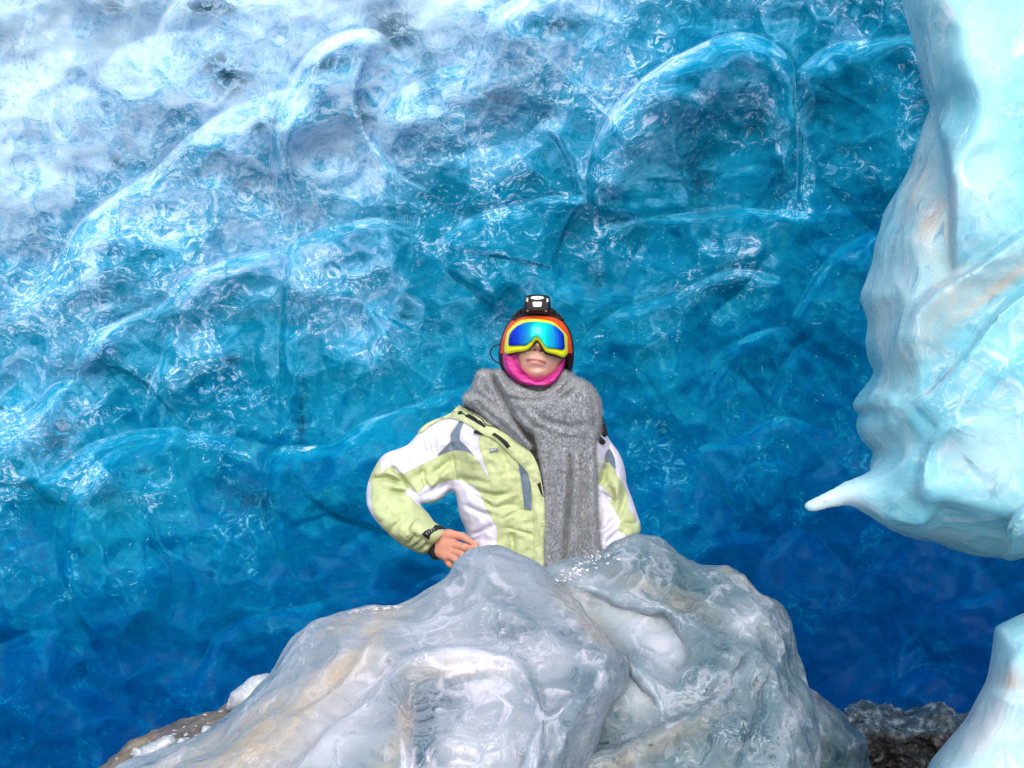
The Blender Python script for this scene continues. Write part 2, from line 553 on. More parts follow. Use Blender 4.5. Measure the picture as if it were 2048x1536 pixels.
def block_ice(name, clear, cloud, white, tan, dark, flow=(0, 0.7, 0), stretch=(3.0, 2.0, 0.8), sss=0.45, rough=0.25, bumpd=0.012, win_soft=0.5, busy=1.0):
    """a lump of glacier ice: clear body, milky clouds, silt streaks and clear windows with needles of bubbles"""
    m, nt, b = new_mat(name); N = NT(nt)
    co = N.coord()
    nz = N.n('ShaderNodeTexNoise', {'Scale': 2.2, 'Detail': 1.0}); N.put(nz.inputs['Vector'], co)
    sc_ = N.n('ShaderNodeVectorMath', operation='SCALE'); N.put(sc_.inputs[0], nz.outputs[1]); sc_.inputs['Scale'].default_value = 0.3
    ad = N.n('ShaderNodeVectorMath', operation='ADD'); N.put(ad.inputs[0], co); N.put(ad.inputs[1], sc_.outputs[0])
    gn = N.n('ShaderNodeNewGeometry').outputs['Normal']
    gs = N.n('ShaderNodeVectorMath', operation='SCALE'); N.put(gs.inputs[0], gn); gs.inputs['Scale'].default_value = 0.09
    ad2 = N.n('ShaderNodeVectorMath', operation='ADD'); N.put(ad2.inputs[0], ad.outputs[0]); N.put(ad2.inputs[1], gs.outputs[0]); wv = ad2.outputs[0]
    st = N.noise(N.mapping(wv, stretch, flow), 5.0, 7, 0.62, 0.2)
    cl = N.noise(wv, 3.4, 7, 0.62, 0.2)
    fn = N.noise(wv, 60, 6, 0.75)
    c = N.mix(N.rng(cl, 0.32, 0.66), clear, cloud)
    wis = N.rng(N.noise(N.mapping(wv, (1.6, 1, 1.2), (0, 0.4, 0)), 8, 8, 0.7, 0.3), 0.50, 0.68)
    wv_ = N.math('MULTIPLY', wis, 0.3 + 0.45 * busy)
    wv2 = N.math('ADD', wv_, N.attr("white"), True)
    c = N.mix(wv2, c, white)
    sil = N.math('MULTIPLY', N.attr("silt"), N.rng(st, 0.36, 0.6, 0.35, 1.0))
    c = N.mix(sil, c, tan)
    w = N.math('MULTIPLY', N.attr("window"), N.rng(N.math('ADD', N.math('MULTIPLY', fn, 0.5), N.math('MULTIPLY', cl, 0.5)), 0.40, 0.40 + 0.25 * win_soft, 1.0, 0.15))
    c = N.mix(w, c, dark)
    spk = N.math('MULTIPLY', N.rng(N.noise(wv, 42, 8, 0.8), 0.52, 0.62), N.rng(N.noise(co, 7, 5, 0.65), 0.48, 0.62))
    c = N.mix(N.math('MULTIPLY', spk, 0.75 * min(1, busy + 0.2)), c, white)
    dsp = N.math('MULTIPLY', N.rng(N.noise(N.mapping(wv, (1.3, 1, 1), (0, 0.5, 0)), 22, 8, 0.78), 0.53, 0.64), N.rng(N.noise(N.mapping(co, loc=(4, 2, 7)), 5, 5, 0.65), 0.46, 0.62))
    c = N.mix(N.math('MULTIPLY', dsp, 0.65 * busy), c, dark)
    veins = N.math('ABSOLUTE', N.math('SUBTRACT', N.noise(wv, 3.5, 3, 0.5, 0.4), 0.5))
    c = N.mix(N.rng(veins, 0.0, 0.008, 0.12 * busy, 0.0), c, white)
    gr = N.rng(N.noise(N.mapping(wv, stretch, flow), 11.0, 8, 0.75), 0.62, 0.76, 0.0, 0.5)
    c = N.mix(N.math('MULTIPLY', gr, N.attr("dirt")), c, (0.09, 0.075, 0.06))
    N.put(b.inputs['Base Color'], c)
    N.put(b.inputs['Roughness'], N.rng(fn, 0.3, 0.7, rough * 0.7, rough * 1.6))
    b.inputs['Subsurface Weight'].default_value = sss
    b.inputs['Subsurface Radius'].default_value = (0.3, 0.7, 1.0)
    b.inputs['Subsurface Scale'].default_value = 0.06
    b.inputs['IOR'].default_value = 1.31
    b.inputs['Specular IOR Level'].default_value = 0.25
    b.inputs['Coat Weight'].default_value = 0.22
    b.inputs['Coat Roughness'].default_value = 0.12
    b.inputs['Coat IOR'].default_value = 1.35
    n1 = N.bump(N.math('ADD', N.math('MULTIPLY', st, 0.5), cl), bumpd * 0.7, 0.6)
    n2 = N.bump(fn, 0.0025, 0.8, n1)
    N.put(b.inputs['Normal'], n2)
    return m

def gravel_mat():
    m, nt, b = new_mat("wet_gravel"); N = NT(nt)
    co = N.coord()
    v = N.n('ShaderNodeTexVoronoi', {'Scale': 70.0}); N.put(v.inputs['Vector'], co)
    n = N.noise(co, 14, 6, 0.7)
    base = N.ramp(N.noise(co, 45, 6, 0.75), [(0.3, (0.012, 0.011, 0.012)), (0.5, (0.03, 0.028, 0.027)), (0.6, (0.11, 0.105, 0.10)), (0.68, (0.4, 0.4, 0.4))])
    c = N.mix(N.attr("ice"), base, N.ramp(N.noise(co, 30, 7, 0.75), [(0.34, (0.02, 0.045, 0.06)), (0.5, (0.09, 0.13, 0.15)), (0.64, (0.5, 0.58, 0.62))]))
    N.put(b.inputs['Base Color'], c)
    N.put(b.inputs['Roughness'], N.rng(n, 0.3, 0.7, 0.12, 0.6))
    N.put(b.inputs['Normal'], N.bump(N.math('ADD', v.outputs[0], N.noise(co, 90, 4, 0.7)), 0.008))
    return m

def dirt_mat():
    m, nt, b = new_mat("glacial_silt"); N = NT(nt)
    co = N.coord()
    f = N.noise(co, 16, 7, 0.72)
    c = N.ramp(f, [(0.3, lin(70, 60, 56)), (0.5, lin(120, 108, 100)), (0.66, lin(165, 152, 140)), (0.78, lin(210, 205, 198))])
    N.put(b.inputs['Base Color'], c)
    N.put(b.inputs['Roughness'], N.rng(f, 0.3, 0.7, 0.3, 0.8))
    N.put(b.inputs['Normal'], N.bump(N.noise(co, 60, 6, 0.75), 0.012))
    return m

def ground_mat():
    m, nt, b = new_mat("cave_floor"); N = NT(nt)
    co = N.coord()
    f = N.noise(co, 3, 8, 0.7)
    sx = N.n('ShaderNodeSeparateXYZ'); N.put(sx.inputs[0], co)
    edge = N.rng(N.math('ADD', sx.outputs[1], N.math('MULTIPLY', f, 1.5)), 2.6, 3.6, 1.0, 0.0)
    N.put(b.inputs['Base Color'], N.mix(edge, N.ramp(f, [(0.3, (0.02, 0.02, 0.022)), (0.55, (0.09, 0.085, 0.08)), (0.75, (0.3, 0.32, 0.34))]), (0.72, 0.78, 0.84)))  # pale unseen floor round the camera, added to bounce light upward
    b.inputs['Roughness'].default_value = 0.6
    N.put(b.inputs['Normal'], N.bump(N.noise(co, 18, 6, 0.7), 0.03))
    return m

def jacket_mat():
    m, nt, b = new_mat("jacket_fabric"); N = NT(nt)
    co = N.coord()
    w = N.rng(N.attr("white_sdf"), -0.4, 0.4, 1.0, 0.0, False)
    s = N.rng(N.attr("slate_sdf"), -0.4, 0.4, 1.0, 0.0, False)
    n = N.noise(co, 45, 5, 0.6)
    weave = N.noise(co, 420, 2, 0.5)
    green = N.mix(N.rng(n, 0.3, 0.7), lin(170, 183, 136), lin(182, 194, 150))
    white = N.mix(N.rng(n, 0.3, 0.7), lin(202, 201, 224), lin(212, 212, 232))
    slate = N.mix(N.rng(n, 0.3, 0.7), lin(92, 110, 132), lin(110, 128, 150))
    c = N.mix(w, green, white)
    c = N.mix(s, c, slate)
    seam = N.math('MINIMUM', N.math('ABSOLUTE', N.attr('white_sdf')), N.math('ABSOLUTE', N.attr('slate_sdf')))
    c = N.mix(N.rng(seam, 0.0, 0.9, 0.4, 0.0), c, lin(110, 116, 110))
    soil = N.math('MULTIPLY', N.attr("soil"), N.rng(N.noise(co, 90, 5, 0.7), 0.42, 0.6))
    c = N.mix(soil, c, lin(120, 125, 85))
    N.put(b.inputs['Base Color'], c)
    b.inputs['Roughness'].default_value = 0.62
    b.inputs['Sheen Weight'].default_value = 0.1
    N.put(b.inputs['Normal'], N.bump(N.math('ADD', n, N.math('MULTIPLY', weave, 0.3)), 0.0025, 0.8))
    return m

def wool_mat():
    m, nt, b = new_mat("grey_wool"); N = NT(nt)
    co = N.coord()
    a = N.noise(N.mapping(co, (1, 1, 0.7)), 200, 4, 0.75)
    bb = N.noise(co, 30, 3, 0.6)
    c = N.ramp(N.math('ADD', N.math('MULTIPLY', a, 0.8), N.math('MULTIPLY', bb, 0.2)),
               [(0.35, lin(74, 83, 95)), (0.5, lin(128, 137, 149)), (0.65, lin(196, 202, 212))])
    N.put(b.inputs['Base Color'], c)
    b.inputs['Roughness'].default_value = 0.95
    b.inputs['Specular IOR Level'].default_value = 0.1
    b.inputs['Sheen Weight'].default_value = 0.5
    b.inputs['Sheen Roughness'].default_value = 0.6
    N.put(b.inputs['Normal'], N.bump(a, 0.006, 1.0))
    return m

def skin_mat():
    m, nt, b = new_mat("skin"); N = NT(nt)
    co = N.coord()
    n = N.noise(co, 70, 5, 0.6)
    c = N.mix(N.rng(n, 0.3, 0.7), lin(222, 174, 158), lin(236, 192, 176))
    c = N.mix(N.math('MULTIPLY', N.attr("ruddy"), 1.0, True), c, lin(186, 124, 104))
    c = N.mix(N.math('MULTIPLY', N.attr("lips"), 1.0, True), c, lin(176, 108, 108))
    c = N.mix(N.math('MULTIPLY', N.attr("nostril"), 1.0, True), c, lin(60, 22, 18))
    N.put(b.inputs['Base Color'], c)
    b.inputs['Roughness'].default_value = 0.6
    b.inputs['Specular IOR Level'].default_value = 0.3
    b.inputs['Subsurface Weight'].default_value = 0.15
    b.inputs['Subsurface Radius'].default_value = (1, 0.3, 0.15)
    b.inputs['Subsurface Scale'].default_value = 0.006
    N.put(b.inputs['Normal'], N.bump(N.noise(co, 260, 3, 0.6), 0.0008))
    return m

def gaiter_mat():
    m, nt, b = new_mat("pink_stretch_fabric"); N = NT(nt)
    co = N.coord()
    n = N.noise(N.mapping(co, (1, 1, 3)), 40, 5, 0.6)
    N.put(b.inputs['Base Color'], N.ramp(n, [(0.3, lin(160, 16, 110)), (0.55, lin(200, 50, 148)), (0.75, lin(226, 110, 186))]))
    b.inputs['Roughness'].default_value = 0.6
    N.put(b.inputs['Normal'], N.bump(n, 0.004))
    return m

def lens_mat():
    """mirror coating: cyan-green in the middle, blue to the sides, with drips"""
    m, nt, b = new_mat("mirror_coated_lens"); N = NT(nt)
    co = N.coord()
    x = N.n('ShaderNodeSeparateXYZ'); N.put(x.inputs[0], co)
    streak = N.noise(N.mapping(co, (1, 1, 0.12), (0, 0.03, 0)), 80, 4, 0.6)
    f = N.math('ADD', N.math('MULTIPLY', N.math('ADD', x.outputs[0], 0.0485), -1.0) if False else x.outputs[0], 0.0)
    f = N.math('ADD', f, N.math('MULTIPLY', N.math('SUBTRACT', streak, 0.5), 0.02))
    f = N.rng(f, 0.062 - 0.072, 0.062 + 0.072, 0.0, 1.0, False)
    c = N.ramp(f, [(0.02, lin(8, 20, 185)), (0.18, lin(10, 70, 225)), (0.36, lin(0, 150, 190)), (0.5, lin(0, 225, 195)), (0.6, lin(0, 235, 215)),
                   (0.72, lin(10, 190, 225)), (0.86, lin(15, 90, 235)), (0.98, lin(5, 20, 200))])
    N.put(b.inputs['Base Color'], c)
    b.inputs['Metallic'].default_value = 0.35
    b.inputs['Roughness'].default_value = 0.25
    b.inputs['Coat Weight'].default_value = 0.15
    b.inputs['Specular IOR Level'].default_value = 0.3
    return m

M = dict(
    cave=cave_ice(),
    boulder=block_ice("milky_boulder_ice", lin(104, 124, 138), lin(150, 160, 174), lin(206, 207, 222), lin(176, 163, 144), lin(26, 64, 88),
                      flow=(0, -0.85, 0), stretch=(4.0, 2.0, 0.7)),
    green=block_ice("grey_green_boulder_ice", lin(78, 106, 118), lin(118, 136, 148), lin(182, 190, 204), lin(146, 140, 130), lin(16, 58, 76),
                    flow=(0, -0.6, 0), stretch=(3.5, 2.0, 0.8)),
    curtain=block_ice("pale_cyan_curtain_ice", lin(88, 176, 202), lin(138, 198, 214), lin(196, 216, 228), lin(182, 172, 164), lin(24, 120, 168),
                      flow=(0, -0.7, 0), stretch=(3.0, 2.0, 0.7), sss=0.3, rough=0.3, bumpd=0.016, busy=0.85),
    chunk=block_ice("clear_chunk_ice", lin(150, 158, 168), lin(200, 205, 214), lin(238, 240, 246), lin(170, 155, 140), lin(90, 110, 120), sss=0.2, bumpd=0.01),
    gravel=gravel_mat(), dirt=dirt_mat(), ground=ground_mat(),
    jacket=jacket_mat(), wool=wool_mat(), skin=skin_mat(), gaiter=gaiter_mat(), lens=lens_mat(),
    lime=plain("lime_fabric", lin(182, 194, 150), 0.65, noise=0.08, scale=60, bump=0.002),
    black=plain("black_fabric", (0.006, 0.006, 0.008), 0.75, noise=0.3, bump=0.002),
    slate=plain("slate_fabric", lin(88, 108, 130), 0.6),
    zip=plain("dark_zip_teeth", (0.02, 0.02, 0.025), 0.35, metal=0.4),
    grey=plain("grey_rubber_print", lin(120, 132, 140), 0.5),
    pale=plain("pale_grey_print", lin(175, 185, 190), 0.5),
    helmet_o=plain("orange_shell", lin(228, 82, 24), 0.5, noise=0.1, spec=0.2),
    helmet_d=plain("dark_red_shell", lin(48, 14, 12), 0.5, noise=0.3, spec=0.2),
    yellow=plain("lime_yellow_plastic", lin(222, 230, 10), 0.35, noise=0.05, coat=0.3),
    lampblk=plain("black_plastic", (0.008, 0.008, 0.014), 0.5, noise=0.2, spec=0.25),
    reflector=plain("silver_reflector", lin(205, 208, 215), 0.3, metal=0.3, noise=0.1, scale=200),
    trousers=plain("dark_trousers", (0.03, 0.035, 0.05), 0.8, bump=0.003),
    boot=plain("boot_leather", (0.04, 0.03, 0.025), 0.6),
)

# ------------------------------------------------------------------ ground
def build_ground():
    n = 120
    t = np.linspace(-1, 1, n)
    xs = 60 * np.sign(t) * np.abs(t) ** 2.2
    X, Y = np.meshgrid(xs, xs + 4, indexing='ij')
    Z = -0.4 * sstep((Y - 4.5) / 1.2) + 0.05 * fbm(np.stack([X * 0.8, Y * 0.8, X * 0], -1), 4) - 0.02
    V = np.stack([X, Y, Z], -1).reshape(-1, 3)
    i = np.arange(n * n).reshape(n, n)
    Q = np.stack([i[:-1, :-1], i[1:, :-1], i[1:, 1:], i[:-1, 1:]], -1).reshape(-1, 4)
    tag(mesh_obj("ground", V, Q, M['ground']), kind='structure')
build_ground()

# ------------------------------------------------------------------ the cave wall
ARCS = [  # (line walked so that the bulging side lies to its right in the image, height m, reach px, lip px)
    ([(0, 640), (60, 590), (110, 520), (170, 440), (240, 390), (330, 320), (380, 270), (450, 220), (560, 180)], .085, 120, 26),
    ([(580, 490), (565, 440), (550, 380), (545, 300), (550, 230), (575, 170), (620, 110), (680, 70), (745, 60), (790, 100)], .095, 130, 14),
    ([(735, 400), (733, 320), (750, 260), (770, 220), (820, 170), (900, 135), (945, 130)], .06, 90, 20),
    ([(930, 180), (955, 110), (965, 60), (990, 20), (1040, -10), (1120, -40)], .07, 110, 12),
    ([(290, 250), (285, 180), (290, 120), (310, 60), (345, 0), (380, -60)], .05, 90, 16),
    ([(1000, 640), (960, 600), (900, 550), (875, 510), (880, 480), (900, 460), (960, 425), (1040, 405), (1110, 392), (1165, 392), (1180, 415)], .06, 90, 16),
    ([(1180, 420), (1178, 340), (1200, 270), (1240, 200), (1310, 140), (1400, 90), (1470, 70), (1530, 80), (1570, 110), (1590, 160), (1595, 250), (1595, 330), (1592, 420)], .09, 120, 16),
    ([(1597, 420), (1592, 300), (1590, 160), (1620, 115), (1680, 85), (1750, 75), (1830, 75), (1920, 110)], .075, 110, 14),
    ([(1200, 450), (1300, 435), (1400, 425), (1500, 418), (1600, 422), (1670, 445)], .045, 70, 14),
    ([(552, 860), (560, 740), (562, 640), (568, 560), (580, 490), (620, 465), (680, 445), (760, 440), (830, 460)], .06, 110, 14),
    ([(300, 640), (330, 600), (380, 550), (430, 525), (500, 505), (570, 497)], .055, 80, 16),
    ([(150, 750), (155, 710), (180, 670), (230, 640), (290, 620), (340, 600)], .06, 90, 18),
    ([(-40, 880), (0, 860), (60, 820), (100, 780), (150, 755)], .06, 80, 20),
    ([(285, 860), (300, 780), (320, 710), (335, 650)], .045, 60, 12),
    ([(60, 975), (110, 940), (150, 905), (200, 880), (280, 860), (350, 855), (420, 865), (520, 885)], .05, 80, 14),
    ([(200, 1310), (150, 1230), (118, 1150), (115, 1080), (130, 1020), (150, 980), (200, 920), (250, 895), (320, 880)], .05, 90, 12),
    ([(130, 1018), (90, 1005), (60, 975), (0, 975), (-40, 980)], .03, 30, 8),
    ([(590, 1170), (545, 1090), (530, 1050), (524, 990), (530, 940), (545, 908), (575, 895), (620, 895), (680, 880), (720, 850), (770, 825), (830, 805), (900, 780), (960, 765)], .06, 110, 12),
    ([(360, 1400), (400, 1330), (440, 1265), (520, 1230), (600, 1210), (680, 1192), (760, 1184)], .04, 60, 16),
    ([(1140, 720), (1165, 680), (1200, 640), (1260, 610), (1340, 590), (1440, 545), (1500, 540), (1570, 565)], .05, 80, 20),
    ([(1415, 740), (1440, 700), (1490, 670), (1540, 655), (1580, 650)], .035, 60, 12),
    ([(1560, 690), (1585, 625), (1625, 560), (1670, 510), (1720, 470), (1760, 450)], .045, 80, 14),
    ([(1379, 915), (1409, 893), (1465, 876), (1530, 842), (1572, 835), (1640, 850)], .035, 60, 12),
    ([(1370, 1110), (1420, 1080), (1500, 1065), (1570, 1072)], .03, 60, 16),
    ([(1796, 1248), (1833, 1222), (1870, 1205), (1912, 1198), (1949, 1199), (1983, 1182), (2020, 1167), (2060, 1163)], .05, 50, 12),
    ([(1530, 840), (1545, 770), (1570, 720), (1600, 690)], .03, 50, 12),
    ([(1410, 800), (1425, 760), (1450, 730)], .02, 40, 10),
    ([(740, 800), (735, 700), (730, 620), (760, 590)], .035, 60, 16),
    ([(1150, 390), (1140, 330), (1110, 280), (1090, 270)], .02, 30, 8),
    ([(-60, 1330), (0, 1290), (60, 1265), (130, 1260)], .03, 60, 16),
]

def wall_depth(px, py):
    """how far ahead the wall stands along each line of sight; it leans over the camera towards the top and the left"""
    u = (px - 1024) / 1024; v = (768 - py) / 768
    up = np.maximum(v + 0.1, 0)
    return np.maximum(3.2, 6.3 - 0.6 * up ** 1.4 / (1 + 0.12 * up ** 1.4) - 0.25 * np.maximum(-u - 0.3, 0) ** 1.3 - 0.7 * np.maximum(u - 0.6, 0) ** 1.5 + 0.15 * np.minimum(v, 0))

def build_wall():
    def axis(lo, a, b, hi, st):
        core = list(np.arange(a, b + st, st)); s = st; l = []; x = a
        while x > lo:
            s = min(s * 1.12, 60); x -= s; l.append(x)
        r = []; s = st; x = core[-1]
        while x < hi:
            s = min(s * 1.12, 60); x += s; r.append(x)
        return np.array(l[::-1] + core + r)
    xs = axis(-1500, -30, 2080, 3400, 3.2); ys = axis(-900, -30, 1500, 2300, 3.2)
    g = Grid(-100, -100, 2150, 1640, 4)
    rel = np.zeros(g.X.shape); fr = np.zeros(g.X.shape); mx = np.zeros(g.X.shape)
    wx = g.X + 9 * fbm2(g.X, g.Y, 110, 2, 1.0); wy = g.Y + 9 * fbm2(g.X, g.Y, 110, 2, 5.0)
    gX, gY = g.X, g.Y
    g.X, g.Y = wx, wy
    rnd = random.Random(11)
    arcs = list(ARCS)
    for k in range(46):     # smaller scallops between the large ones
        cx, cy = rnd.uniform(-50, 2100), rnd.uniform(-60, 1450)
        r = rnd.uniform(35, 95); a0 = rnd.uniform(170, 215); a1 = rnd.uniform(285, 340)
        pts = [(cx + r * 1.25 * math.cos(math.radians(a0 + (a1 - a0) * t / 6)), cy + r * math.sin(math.radians(a0 + (a1 - a0) * t / 6))) for t in range(7)]
        arcs.append((pts, rnd.uniform(.008, .02), r * 0.7, rnd.uniform(8, 20)))
    vary = np.clip(0.95 + 1.2 * fbm2(gX, gY, 170, 2, 12.0), 0.2, 1.6)
    for pts, A, L, w in arcs:
        rel += groove(g, pts, -0.05 * A, 5, 14)
        rel += fold(g, pts, A * (1.35 + 0.5 * min(max((np.array(pts)[:, 1].mean() - 350) / 400, 0), 1)), L * 1.25, w * 1.9, 26, rounded=True) * vary
        if A > .025:
            fr = np.maximum(fr, groove(g, pts, 0.22, 3.4, 12) * np.clip(0.6 + 1.4 * fbm2(gX, gY, 90, 2, 15.0), 0, 1))
            fr = np.maximum(fr, fold(g, pts, 1.0, 20, 6, 20) * 0.2 * np.clip(0.35 + 2.2 * fbm2(gX, gY, 70, 4, 9.0), 0, 1.5))  # lit band along the inner side of each ridge, painted in
    g.X, g.Y = gX, gY
    PX, PY = np.meshgrid(xs, ys, indexing='ij')
    inr = (PX > -100) & (PX < 2150) & (PY > -100) & (PY < 1640)
    R = np.where(inr, g.sample(rel, PX, PY), 0)
    edge = np.clip(np.minimum(np.minimum(PX + 100, 2150 - PX), np.minimum(PY + 100, 1640 - PY)) / 60, 0, 1)
    R = R * edge
    dep = wall_depth(np.clip(PX, -2600, 4600), np.clip(PY, -2300, 3000))
    # large soft billows, and smaller ones outside the traced part
    P3 = np.stack([PX / 420, PY / 420, PX * 0 + 3.1], -1)
    dep = dep - 0.16 * np.abs(fbm(P3, 2)) - 0.05 * fbm(P3 * 3.1, 3) - (1 - edge) * 0.12 * np.abs(fbm(P3 * 2.0 + 7, 2))
    dep = dep - R * 1.15 - 0.004 * fbm2(PX, PY, 40, 2, 2.0)
    X = (PX - 1024) / F * dep; Z = EYE - (PY - 768) / F * dep
    # outside the picture the wall bends round towards the camera as the side walls of the hollow
    Vf = np.stack([X, dep, Z], -1)
    # back of the ice: one and a half metres behind
    Bk = Vf.copy(); n = np.stack([X * 0.25, np.ones_like(X), (Z - 1.0) * 0.2], -1); n /= np.linalg.norm(n, axis=-1)[..., None]
    Bk += n * 1.5
    nx, ny = PX.shape
    i = np.arange(nx * ny).reshape(nx, ny)
    Q = np.stack([i[:-1, :-1], i[1:, :-1], i[1:, 1:], i[:-1, 1:]], -1).reshape(-1, 4)
    # coarse back sheet
    si = np.unique(np.r_[np.arange(0, nx, 12), nx - 1]); sj = np.unique(np.r_[np.arange(0, ny, 12), ny - 1])
    Bs = Bk[np.ix_(si, sj)]; off = nx * ny; nb = len(si) * len(sj)
    k = off + np.arange(nb).reshape(len(si), len(sj))
    Q2 = np.stack([k[:-1, 1:], k[1:, 1:], k[1:, :-1], k[:-1, :-1]], -1).reshape(-1, 4)
    rim = []
    def side(fr_idx, bk_idx):
        m = len(bk_idx) - 1
        for a in range(m):
            f0, f1 = fr_idx[a], fr_idx[a + 1]
            rim.append((f0, f1, bk_idx[a + 1], bk_idx[a]))
    side(i[si, 0], k[:, 0]); side(i[si, -1], k[:, -1]); side(i[0, sj], k[0, :]); side(i[-1, sj], k[-1, :])
    V = np.concatenate([Vf.reshape(-1, 3), Bs.reshape(-1, 3)])
    Q = np.concatenate([Q[:, ::-1], Q2[:, ::-1], np.array(rim)])
    # light falloff painted into the ice: white towards the upper left, deep blue lower down
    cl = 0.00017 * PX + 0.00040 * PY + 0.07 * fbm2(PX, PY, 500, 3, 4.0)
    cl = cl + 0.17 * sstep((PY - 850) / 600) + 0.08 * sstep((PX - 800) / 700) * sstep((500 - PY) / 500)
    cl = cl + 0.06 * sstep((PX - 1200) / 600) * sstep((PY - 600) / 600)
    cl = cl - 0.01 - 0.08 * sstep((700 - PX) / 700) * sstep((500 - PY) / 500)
    win = np.zeros(PX.shape)
    def bl(x, y, sx, sy, a, rot=0):
        c, s = math.cos(math.radians(rot)), math.sin(math.radians(rot))
        dx, dy = PX - x, PY - y
        u, v = dx * c + dy * s, -dx * s + dy * c
        return a * np.exp(-(u / sx) ** 2 - (v / sy) ** 2)
    for q in [(450, 145, 55, 35, 1.0, 35), (420, 15, 60, 16, 1, 0), (650, 130, 45, 18, .9, -20), (790, 60, 45, 40, .9, 30), (720, 230, 40, 25, .8, 20),
              (230, 325, 20, 14, .9), (225, 15, 30, 16, .6), (1110, 50, 50, 18, .8, -10), (1400, 360, 40, 75, .85), (1520, 250, 90, 40, .5),
              (500, 995, 60, 26, .95, 20), (603, 840, 9, 50, 1.0), (460, 720, 22, 10, .9), (110, 880, 75, 45, .8, -30), (285, 940, 25, 12, .7),
              (1000, 200, 45, 30, .6), (530, 250, 35, 12, .8, -20), (1640, 200, 30, 50, .6), (1850, 200, 25, 60, .7), (1190, 560, 25, 40, .5),
              (590, 620, 30, 50, .45), (900, 1000, 60, 40, .3), (1350, 600, 90, 40, .35), (800, 470, 40, 60, .3), (430, 315, 40, 14, .6, -40),
              (1560, 350, 35, 50, .6), (860, 160, 30, 50, .4)]:
        win = np.maximum(win, bl(*q))
    pad = np.zeros(nb)
    attrs = dict(light_falloff=np.r_[np.clip(cl, 0, 1).ravel(), pad + 0.6], window=np.r_[np.clip(win, 0, 1).ravel(), pad],
                 ridge_light=np.r_[(g.sample(fr, PX, PY) * inr).ravel() * 0.75, pad])
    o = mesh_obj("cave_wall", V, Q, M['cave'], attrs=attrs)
    tag(o, kind='structure')
build_wall()

# ------------------------------------------------------------------ ice lumps
def lump(name, pieces, lo, hi, h, mat, label, cat, group=None, k=0.03, noise=0.012, nscale=5.0, attrs=None, it=1, kind=None, parent=None, fine=0.0, ridge=0.0):
    def fn(x, y, z, px, py):
        f = None
        for p in pieces:
            v = p.ev(px, py, y)
            f = v if f is None else smin(f, v, k)
        return f
    V, Q = solid(fn, lo, hi, h, it)
    Nn = normals(V, Q)
    d = noise * fbm(V * nscale, 5, 0.5)
    if ridge: d = d - ridge * (np.abs(perlin(V * 4.3 + 5)) * 1.0 + np.abs(perlin(V * 9.1 + 9)) * 0.5 + np.abs(perlin(V * 19.0)) * 0.22 - 0.36)
    if fine: d = d + fine * np.abs(fbm(V * nscale * 6, 3, 0.6))
    V = V + Nn * d[:, None]
    px, py = to_px(V)
    at = dict(window=np.zeros(len(V)), silt=np.zeros(len(V)), dirt=np.zeros(len(V)), white=np.zeros(len(V)), ice=np.zeros(len(V)))
    if attrs:
        g, mp = attrs
        for n, m_ in mp.items():
            at[n] = np.clip(g.sample(m_, px, py), 0, 1)
    o = mesh_obj(name, V, Q, mat, parent, at)
    if kind: tag(o, kind=kind)
    else: tag(o, label, cat, group)
    return o

def box_of(x0, y0, x1, y1, ya, yb, zmin=None):
    """world box that holds photo rectangle x0..x1, y0..y1 between the depths ya and yb"""
    xs = [(x - 1024) / F * y for x in (x0, x1) for y in (ya, yb)]
    zs = [EYE - (p - 768) / F * y for p in (y0, y1) for y in (ya, yb)]
    return (min(xs), ya, min(zs) if zmin is None else zmin), (max(xs), yb, max(zs))

# --- big milky boulder in front, left
gA = Grid(-60, 1000, 1400, 2500, 3)
rA = np.zeros(gA.X.shape)
oA = [(958, 1090), (1000, 1093), (1035, 1108), (1075, 1130), (1110, 1165), (1150, 1205), (1190, 1250), (1225, 1290), (1250, 1325), (1252, 1370), (1225, 1410), (1205, 1460), (1190, 1510), (1170, 1580),
      (1180, 1800), (1220, 2150), (1180, 2450), (250, 2450), (40, 2150), (80, 1800), (150, 1620), (240, 1540), (320, 1512), (380, 1486), (424, 1464), (450, 1440), (474, 1416), (530, 1360), (575, 1300),
      (620, 1258), (680, 1232), (735, 1218), (800, 1212), (855, 1180), (900, 1155), (920, 1120), (938, 1098)]
for a in [([(560, 1560), (640, 1480), (720, 1400), (790, 1330), (860, 1295), (940, 1290), (1010, 1305), (1050, 1330), (1075, 1380), (1090, 1450), (1085, 1540)], .05, 90, 18),
          ([(820, 1560), (812, 1460), (818, 1390), (832, 1350), (880, 1345), (960, 1335), (1030, 1325)], -.020, 110, 26),
          ([(430, 1560), (540, 1470), (640, 1390), (720, 1310), (770, 1250), (800, 1214)], .022, 60, 16),
          ([(1040, 1560), (1060, 1490), (1100, 1420), (1160, 1380), (1240, 1370)], .02, 60, 20),
          ([(1095, 1560), (1150, 1440), (1190, 1350), (1200, 1290)], .018, 50, 14),
          ([(900, 1240), (960, 1210), (1020, 1215), (1080, 1240), (1130, 1290)], .018, 50, 20),
          ([(940, 1200), (965, 1150), (975, 1110)], .02, 40, 16)]:
    rA += fold(gA, a[0], a[1] * 1.4, a[2], a[3])
for a in [([(745, 1380), (775, 1330), (810, 1305), (840, 1310), (850, 1340)], -.012, 7), ([(1040, 1540), (1025, 1480), (1060, 1400)], -.012, 8),
          ([(500, 1500), (600, 1420), (690, 1345)], -.008, 8), ([(1105, 1190), (1160, 1250), (1215, 1320)], .01, 14), ([(960, 1330), (1030, 1340), (1075, 1400), (1100, 1500)], -.014, 12)]:
    rA += groove(gA, *a)
rA += 0.022 * fbm2(gA.X, gA.Y, 120, 4, 3.0) + 0.05 * blob(gA, 960, 1450, 130, 90)
